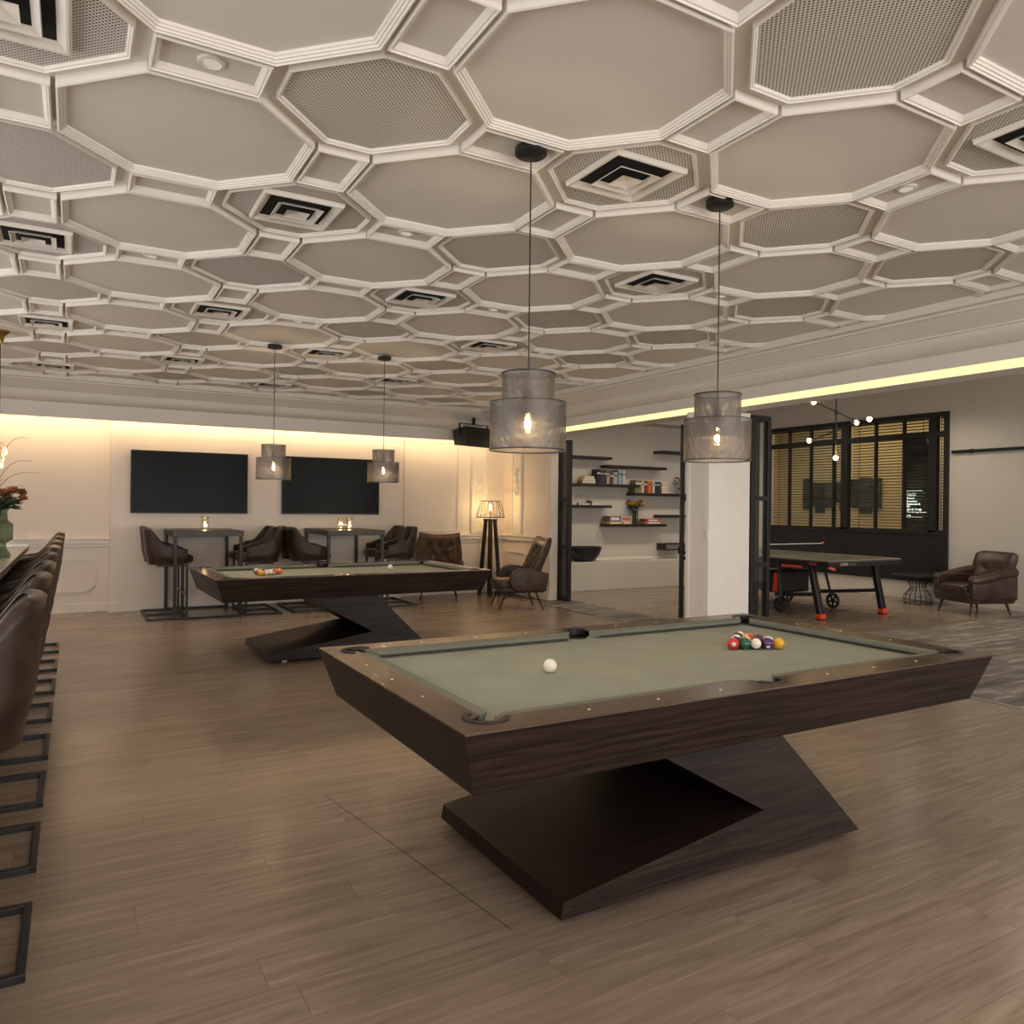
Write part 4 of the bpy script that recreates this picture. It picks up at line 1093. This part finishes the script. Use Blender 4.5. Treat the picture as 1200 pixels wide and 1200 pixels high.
for y in (7.42, 9.05): MB().box(XR - .036, XR - .03, y - .012, y + .012, .30, WZ0 - .04).build('panel_joint', BLACKM, panel)
# blinds: one set per bay, every slat its own piece
for bn, (a, b_) in enumerate(((7.232, 7.345), (7.49, 8.97), (9.13, 10.78))):
    lab = ('black slatted blind in the narrow end bay of the dark window', 'black slatted blind in the right bay of the dark window', 'black slatted blind in the left bay of the dark window')[bn]
    t = thing('window_blind', lab, 'blind', (XR + .085, (a + b_) / 2, 0), 0, 'slatted blinds')
    w_ = (b_ - a) / 2
    sl = MB().box(-.022, .022, -w_, w_, -.0015, .0015).mesh('slat', BLACKM)
    z = WZ0 + .03
    while z < WZ1 - .03:
        put('slat', sl, t, (0, 0, z), (0, R(14), 0)); z += .0505
    for s in (-.8, .8): MB().box(-.024, -.0225, s * w_ - .006, s * w_ + .006, WZ0, WZ1 - .02).build('tape', BLACKM, t)
    MB().box(-.025, .025, -w_, w_, WZ1 - .03, WZ1 - .012).build('head_rail', BLACKM, t)
# the lit room beyond the window
structure('floor_beyond', MB().box(XR + .2, 15.2, 6.6, 12.6, -.005, 0), FLOORW)
structure('wall_beyond', MB().box(14.6, 14.8, 6.6, 12.9, 0, 3.5), BEYOND)
structure('wall_beyond_side', MB().box(XR + .2, 14.7, 12.6, 12.8, 0, 3.5), BEYOND)
structure('wall_beyond_end', MB().box(XR + .2, 14.7, 6.4, 6.6, 0, 3.5), BEYOND)
structure('ceiling_beyond', MB().box(XR + .2, 14.7, 6.5, 12.7, 3.5, 3.6), GREYW)
area_light('beyond_ceiling_light', (13.4, 9.6, 3.45), (0, 0, 0), 1.6, 3.0, 30, (1.0, .80, .48))
# dark doorway / lift opening behind the sign
tag(MB().box(14.56, 14.6, 8.55, 8.97, .9, 2.85).build('pale_wall_panel', plain('pale_panel', (.7, .66, .6), .5)), 'pale tall panel glimpsed through the narrow end bay of the dark window', 'panel')
# patinated collage on the wall beyond
random.seed(5)
t = thing('wall_artwork', 'wide dark green weathered collage hung on the yellow wall beyond the window', 'artwork', (14.59, 11.02, 0))
artc = [plain('art_patina_%d' % k, c_, .7, var=.5, scale=14) for k, c_ in enumerate(((.035, .05, .042), (.05, .065, .052), (.028, .035, .032), (.07, .06, .035)))]
yy = -.97
k = 0
while yy < .97:
    w_ = random.uniform(.14, .30); top = 2.12 + random.uniform(-.06, .05); bot = 1.47 + random.uniform(-.07, .07)
    if abs(yy) < .12: bot += .2
    MB().box(-.03 - random.uniform(0, .02), 0, yy, min(yy + w_, .99), bot, top, .004).build('patina_plate', artc[k % 4], t); yy += w_ - .004; k += 1
SIGN = [('A garden', .155, .034), ('entrance', .115, .034), ('Parking', .07, .034), ('Reception', .022, .034), ('Restaurant &', -.025, .034), ('Bar', -.062, .034), ('Gin & Things', -.108, .038), ('The Living Room', -.152, .038), ('< B', -.215, .036)]
sg = thing('directory_totem', 'tall black directory totem with small white lettering behind the dark window', 'sign', (12.5, 7.945, 0), R(-90))
sb_ = MB().box(-.235, .235, 0, .08, 0, 2.72, .004).build('body', BLACKP, sg)
for s_, zz, sz in SIGN: put('lettering', text_mesh(s_, sz * 1.35, SIGNW), sb_, (-.19, -.0015, 1.605 + zz * 1.02), (R(90), 0, 0))
put('lettering', text_mesh('^', .05, SIGNW), sb_, (.09, -.0015, 1.76), (R(90), 0, 0))
MB().box(-.20, .09, -.002, 0, 1.805, 1.809).box(-.20, .09, -.002, 0, 1.355, 1.359).build('rule_line', SIGNW, sb_)
# dark rail on the pale wall
t = thing('wall_rail', 'long slim dark rail fixed high on the pale right-hand wall', 'rail', (XR, 0, 2.40))
MB().box(-.045, -.015, 3.6, 7.11, -.025, .025, .003).build('bar', STEEL, t)
for y in (6.80, 5.6, 4.4): MB().box(-.055, 0, y - .02, y + .02, -.032, .032).build('bracket', BLACKM, t)

# ---------- white column between main room and games room
col = structure('wall_column', MB().box(5.80, 6.40, 5.985, 6.30, 0, 2.50, .004), COLW)
structure('trim_15', MB().box(5.785, 5.80, 5.97, 6.05, 0, 2.50, .003).box(5.785, 5.80, 6.27, 6.315, 0, 2.5, .003), COLW)
t = thing('light_switch', 'small white light switch plate on the corner of the white column', 'light switch', (5.785, 6.005, 1.18))
MB().box(-.012, -.0005, -.03, .03, -.055, .055, .003).build('plate', WHITEP, t); MB().box(-.016, -.0115, -.014, .014, -.02, .02, .002).build('rocker', WHITEP, t)

# ---------- black steel folding doors
def steel_leaf(mb, length, h=2.49, bars=(.82, 1.55), st=.05, th=.045):
    """a glazed leaf along local +x"""
    mb.box(0, st, -th / 2, th / 2, .01, h, .003).box(length - st, length, -th / 2, th / 2, .01, h, .003)
    mb.box(st, length - st, -th / 2, th / 2, .01, .075).box(st, length - st, -th / 2, th / 2, h - .06, h)
    for z in bars: mb.box(st, length - st, -th / 2, th / 2, z, z + .05)
    return mb
def folding(label, leaves):
    t = thing('folding_door', label, 'folding door', leaves[0][0], 0, 'black steel folding doors')
    o0 = Vector(leaves[0][0])
    for (p, a, ln, *w_) in leaves:
        d = Vector(p) - o0
        lf = steel_leaf(MB(), ln, st=w_[0] if w_ else .05, th=.06 if w_ else .045).build('leaf', STEEL, t, loc=d, rot=(0, 0, a))
        MB().box((w_[0] if w_ else .05), ln - (w_[0] if w_ else .05), -.004, .004, .075, 2.43).build('glass', CLEAR, lf)
        MB().box(-.01, .012, .0225, .045, .9, .98).build('hinge', BLACKM, lf)
    return t
folding('tall black steel glazed folding door stacked beside the tufted armchair', [((6.62, 9.79, 0), R(90), .60, .075), ((6.72, 10.10, 0), R(90), .56, .15)])
folding('tall black steel glazed folding door standing right of the white column', [((6.44, 6.02, 0), R(0), .30), ((6.60, 6.10, 0), R(0), .20)])
folding('tall black steel folding door half hidden behind the left edge of the white column', [((6.50, 7.20, 0), R(-22), .55)])

# ---------- wall shelves and what stands on them
def shelf(label, x0, x1, z):
    k = 11.2 / 11.0
    x0, x1 = x0 * k, x1 * k; z = 1.45 + (z - 1.45) * k
    o = tag(MB().box(x0, x1, 11.2, YS - .0005, z - .05, z, .003).build('wall_shelf', SHELFW), label, 'shelf', 'dark floating wall shelves')
    return x0, x1, z
S1 = shelf('empty dark floating shelf at top left of the shelf wall, by the folding door', 7.20, 8.33, 2.36)
S2 = shelf('empty dark floating shelf just above the row of grey books', 8.24, 9.60, 2.22)
S3 = shelf('dark floating shelf carrying the grey and black books', 7.64, 8.96, 1.88)
S4 = shelf('dark floating shelf carrying the coloured books and a glass plant pot', 8.84, 10.30, 1.735)
S5 = shelf('dark floating shelf at left with books lying flat', 7.20, 8.33, 1.50)
S6 = shelf('lowest dark floating shelf, with the flower vase and board games', 8.24, 9.60, 1.165)
S7 = shelf('short empty dark floating shelf at top right of the shelf wall', 9.47, 10.40, 2.53)
S8 = shelf('short dark floating shelf at right, beside the flower vase', 9.49, 10.40, 1.335)
def book(label, x, w, h, z, col, dpt=.16, lean=0.0, flat=False, y=11.22, group='books on the wall shelves'):
    m = MATS.get('book_%s' % str(col)) or plain('book_%s' % str(col), col, .55, var=.12, scale=30)
    t = thing('book', label, 'book', (x, y, z), 0, group)
    if flat:
        MB().box(0, w, 0, dpt, 0, .004).box(0, w, 0, dpt, h - .004, h).box(0, .006, 0, dpt, 0.004, h - .004).build('cover', m, t)
        MB().box(.004, w - .006, .005, dpt - .005, .004, h - .004).build('pages', PAGES, t)
    else:
        MB().box(0, .004, 0, dpt, 0, h).box(w - .004, w, 0, dpt, 0, h).box(0.004, w - .004, 0, .006, 0, h).build('cover', m, t)
        MB().box(.004, w - .004, .004, dpt - .006, .004, h - .006).build('pages', PAGES, t)
        MB().box(.008, w - .008, -.0012, 0.001, h * .68, h * .78).build('spine_label', WHITEP if sum(col) < .6 else DIGIT, t)
    return x + w + .002
PAGES = plain('paper', (.70, .64, .52), .8, var=.08, scale=60)
z = S3[2]
book('tan hardback lying under two others at the left end of the upper book shelf', 7.83, .30, .045, z, (.28, .17, .08), flat=True)
book('cream book lying in the middle of the flat stack on the upper book shelf', 7.85, .28, .04, z + .046, (.55, .42, .26), flat=True)
book('pale yellow book on top of the flat stack on the upper book shelf', 7.88, .22, .045, z + .087, (.62, .50, .24), flat=True)
x = 8.15
for lab, w, h, c_ in (('tall black book first in the upright row on the upper shelf', .085, .26, (.012, .012, .012)), ('dark charcoal book second in the upright row on the upper shelf', .05, .25, (.04, .042, .045)), ('slim white-striped black book in the upright row on the upper shelf', .03, .25, (.03, .03, .035)), ('dark slate book beside the slim black one on the upper shelf', .055, .25, (.05, .055, .05)), ('beige paperback between dark books on the upper shelf', .05, .20, (.45, .34, .26)), ('brown book in the middle of the upper shelf row', .045, .20, (.08, .05, .035)), ('olive book in the middle of the upper shelf row', .05, .20, (.11, .09, .06)), ('pinkish grey book near the right of the upper shelf row', .085, .22, (.42, .36, .36)), ('thin black book between pink and pale blue ones on the upper shelf', .02, .23, (.02, .02, .02)), ('pale blue book near the end of the upper shelf row', .06, .255, (.30, .38, .42)), ('grey blue book last but one in the upper shelf row', .045, .255, (.22, .30, .34)), ('white book at the right end of the upper shelf row', .04, .255, (.55, .56, .55))):
    x = book(lab, x, w, h, z, c_)
z = S4[2]; x = 9.03
for lab, w, h, c_ in (('wide olive green book at the left end of the right-hand book row', .15, .235, (.20, .17, .08)), ('cream spine beside the wide olive book', .05, .22, (.6, .54, .36)), ('plum red book in the right-hand row', .055, .225, (.16, .03, .03)), ('maroon book beside the orange one in the right-hand row', .04, .225, (.22, .05, .04)), ('orange book in the right-hand row', .075, .225, (.62, .16, .03)), ('red book right of the orange one', .03, .225, (.30, .05, .04)), ('white book in the middle of the right-hand row', .045, .22, (.62, .6, .56)), ('dark green book in the right-hand row', .05, .215, (.04, .06, .04)), ('black book in the right-hand row', .055, .215, (.015, .015, .016)), ('grey black book at the end of the upright right-hand row', .04, .215, (.05, .05, .05))):
    x = book(lab, x, w, h, z, c_)
for k, (lab, c_, h) in enumerate((('pink book at the bottom of the stack lying on the right-hand shelf', (.50, .22, .18), .045), ('brown book second in the stack lying on the right-hand shelf', (.20, .09, .05), .04), ('dusty rose book third in the stack lying on the right-hand shelf', (.46, .26, .22), .05), ('dark brown book fourth in the stack lying on the right-hand shelf', (.10, .05, .035), .035), ('peach book on top of the stack lying on the right-hand shelf', (.55, .32, .22), .035))):
    book(lab, x + .02, .19 - .012 * k, h, z, c_, flat=True); z += h + .0005
z = S5[2]
book('brown book lying flat at the left of the left-hand lower shelf', 7.45, .28, .035, z, (.16, .10, .06), flat=True)
book('grey book lying flat on the brown one on the left-hand lower shelf', 7.50, .22, .03, z + .0355, (.25, .24, .23), flat=True)
book('black glossy magazine lying flat in the middle of the left-hand lower shelf', 7.75, .26, .035, z, (.03, .035, .05), flat=True)
book('white book lying flat at the right of the left-hand lower shelf', 8.06, .22, .05, z, (.60, .54, .48), flat=True)
book('tan book lying on the white one on the left-hand lower shelf', 8.04, .26, .03, z + .0505, (.22, .15, .09), flat=True)
def game(label, x, w, h, z, c_, dpt=.2):
    t = thing('board_game', label, 'board game', (x, 11.215, z), 0, 'boxed games on the lowest shelf')
    m = MATS.get('box_%s' % str(c_)) or plain('box_%s' % str(c_), c_, .45, var=.7, scale=26)
    MB().box(0, w, 0, dpt, 0, h, .002).build('box', m, t)
    MB().box(w * .15, w * .85, -.001, 0.001, h * .25, h * .75).build('printed_title', WHITEP if sum(c_) < 1.2 else ORANGE, t)
z = S6[2]
game('flat yellow game box under the coloured boxes on the lowest shelf', 8.44, .30, .045, z, (.68, .40, .08)); game('flat orange game box beside the yellow one on the lowest shelf', 8.745, .20, .045, z, (.60, .38, .14))
game('purple patterned game box standing on the yellow one', 8.44, .26, .10, z + .0455, (.22, .14, .18)); game('white and blue patterned game box on the orange one', 8.705, .24, .10, z + .0455, (.48, .44, .46))
game('red game box lying on the pale one right of the vase', 9.30, .33, .05, z + .0455, (.50, .06, .03)); game('pale red game box at the bottom right of the vase', 9.29, .38, .045, z, (.50, .26, .18))
# flowers in a tall green vase
def vase_flowers(label, loc, vp_, petals, rise, spread, seed, nst, leafy, twigs=0, fs=.035, vm=None):
    random.seed(seed)
    t = thing('flower_vase', label, 'vase', loc)
    v = MB().lathe(vp_, 20).build('vase', vm or VASEG, t, True)
    top = vp_[-1][1] if vp_[-1][0] > .01 else max(z for _, z in vp_)
    st = MB(); heads = []
    for k in range(nst):
        a = 2 * PI * k / nst + random.uniform(-.4, .4); r_ = spread * random.uniform(.3, 1); h = top + rise * random.uniform(.45, 1)
        p = (r_ * math.cos(a), r_ * math.sin(a), h); st.tube([(0, 0, .03), (p[0] * .25, p[1] * .25, top), p], .003, 5); heads.append(p)
    st.build('stem', LEAF, t)
    lf = MB()
    for k in range(leafy):
        a = random.uniform(0, 6.28); r_ = spread * random.uniform(.2, 1.1); h = top + rise * random.uniform(-.05, .6); l_ = random.uniform(.05, .10)
        d = Vector((math.cos(a), math.sin(a), random.uniform(-.3, .5))).normalized(); s_ = Vector((-math.sin(a), math.cos(a), .3)) * l_ * .22
        p = Vector((r_ * .6 * math.cos(a), r_ * .6 * math.sin(a), h)); q = [p, p + d * l_ * .5 + s_, p + d * l_, p + d * l_ * .5 - s_]
        lf.bm.faces.new([lf.bm.verts.new(w) for w in q])
    lo = lf.build('leaves', LEAF, t); tag(lo, kind='stuff')
    for k, p in enumerate(heads):
        fl = MB(); m_ = petals[k % len(petals)]
        for ringk in range(3):
            for j in range(7):
                a = 2 * PI * j / 7 + ringk * .4; rr = fs * (1 - .28 * ringk); up = fs * (.25 + .35 * ringk)
                c_ = Vector(p); d = Vector((math.cos(a), math.sin(a), 0)); s_ = Vector((-math.sin(a), math.cos(a), 0)) * fs * .42
                q = [c_, c_ + d * rr * .6 + s_ + Vector((0, 0, up * .5)), c_ + d * rr + Vector((0, 0, up)), c_ + d * rr * .6 - s_ + Vector((0, 0, up * .5))]
                fl.bm.faces.new([fl.bm.verts.new(w) for w in q])
        fl.build('flower', m_, t)
    for k in range(twigs):
        a = [-.25, .15, .5, -.6, .9][k % 5]; h = [.50, .34, .26, .20, .16][k % 5]; rch = [.30, .25, .28, .2, .2][k % 5]
        dx, dy = Rr.x * math.cos(a) + Ff.x * math.sin(a), Rr.y * math.cos(a) + Ff.y * math.sin(a)
        pts = [(dx * rch * (s_ / 8) ** 2.0, dy * rch * (s_ / 8) ** 2.0, top + h * math.sin(s_ / 8 * PI * .56)) for s_ in range(9)]
        MB().tube(pts, .0035, 5, r2=.0012).build('twig', TWIG, t)
    return t
vase_flowers('green glass vase of yellow flowers on the lowest wall shelf', (9.10, 11.30, S6[2]), [(0, .002), (.05, .002), (.056, .02), (.054, .12), (.06, .26)], [YELF, YELF, ORGF], .15, .15, 4, 7, 80, 0, .07)
vase_flowers('potted greenery with copper blooms at the right end of the right-hand book shelf', (10.18, 11.30, S4[2]), [(0, .002), (.06, .002), (.075, .04), (.07, .10), (.05, .12)], [ORGF], .22, .10, 11, 5, 30, 0, .04, glass('clear_vase_glass', tint=(.8, .82, .84)))
# dark bowl on the ledge
t = thing('bowl', 'large dark oval bowl standing on the pale ledge', 'bowl', (7.88, 11.2, .50))
mb = MB().lathe([(0, .0), (.15, .0), (.20, .02), (.27, .10), (.315, .20), (.325, .25), (.31, .25), (.295, .20), (.25, .10), (.17, .035), (0, .03)], 40)
bmesh.ops.scale(mb.bm, vec=(1.05, .72, 1), verts=mb.bm.verts); mb.build('body', BLACKM, t, True, 30)
mb = MB(); mb.tube([(.34 * math.cos(R(q)), .233 * math.sin(R(q)), .251) for q in range(0, 361, 10)], .008, 6); mb.build('rim', SHELFW, t, True)
t = thing('box_shelf', 'small dark open box shelf low on the shelf wall near the column', 'box', (9.75, 11.2, .66))
MB().box(0, .5, 0, YS - 11.2, 0, .02).box(0, .5, 0, YS - 11.2, .11, .13).box(0, .02, 0, YS - 11.2, .02, .11).box(.48, .5, 0, YS - 11.2, .02, .11).build('carcass', SHELFW, t); MB().box(.02, .48, .12, YS - 11.2, .02, .11).build('back', GREYW, t)

# ---------- bar counter, flowers and bulb cluster at the left edge
t = thing('bar_counter', 'bar counter with pale stone top and black front along the left edge', 'bar counter', (-.72, 4.2, 0))
MB().box(-.40, .36, -4.6, 4.15, 1.0, 1.045, .004).build('countertop', QUARTZ, t)
MB().box(-.36, .02, -4.55, 4.10, .10, 1.0).build('front', BLACKP, t)
MB().box(-.36, -.02, -4.5, 4.06, 0, .10).build('plinth', BLACKM, t)
MB().box(.0, .03, -4.4, 4.0, .24, .27, .004).build('foot_rail', BRASS, t)
t = thing('glass_screen', 'clear upright glass screen at the far end of the bar counter', 'glass screen', (-.56, 8.28, 1.045))
MB().box(-.19, .19, -.005, .005, 0.004, .16).build('pane', CLEAR, t); MB().box(-.195, .195, -.008, .008, 0, .012).build('rail', CHROME, t)
vase_flowers('orange and rust flowers with arching twigs in a green vase on the bar', (-.50, 6.62, 1.045), [(0, .002), (.10, .002), (.105, .02), (.08, .06), (.075, .10), (.115, .13), (.118, .24), (.085, .27), (.08, .33), (.10, .36)], [ORGF, REDF, ORGF, REDF, REDF], .11, .19, 2, 20, 220, 5, .05)
t = thing('bulb_cluster', 'hanging brass and bulb cluster lamp over the bar at the left edge', 'pendant lamp', (-.598, 8.27, -.06))
MB().lathe([(0, 3.048), (.07, 3.048), (.08, 3.03), (.04, 2.99), (.03, 2.93), (0, 2.92)], 24).build('ceiling_rose', BRASS, t, True)
MB().tube([(0, 0, 2.0), (0, 0, 2.94)], .010, 8).build('stem', BLACKM, t)
mb = MB()
for k in range(6): a = k * PI / 3; mb.tube([(0, 0, 2.05), (.05 * math.cos(a), .05 * math.sin(a), 2.0 - .06 * (k % 3))], .004, 6)
mb.build('arm', BRASS, t)
for k in range(6):
    a = k * PI / 3; MB().lathe([(0, .0), (.009, -.005), (.019, -.035), (.02, -.055), (.013, -.073), (0, -.077)], 12, (.05 * math.cos(a), .05 * math.sin(a), 2.0 - .06 * (k % 3))).build('bulb', DIMB, t, True)
point_light(t, (0, 0, 1.85), 4, (1, .74, .42), .06)
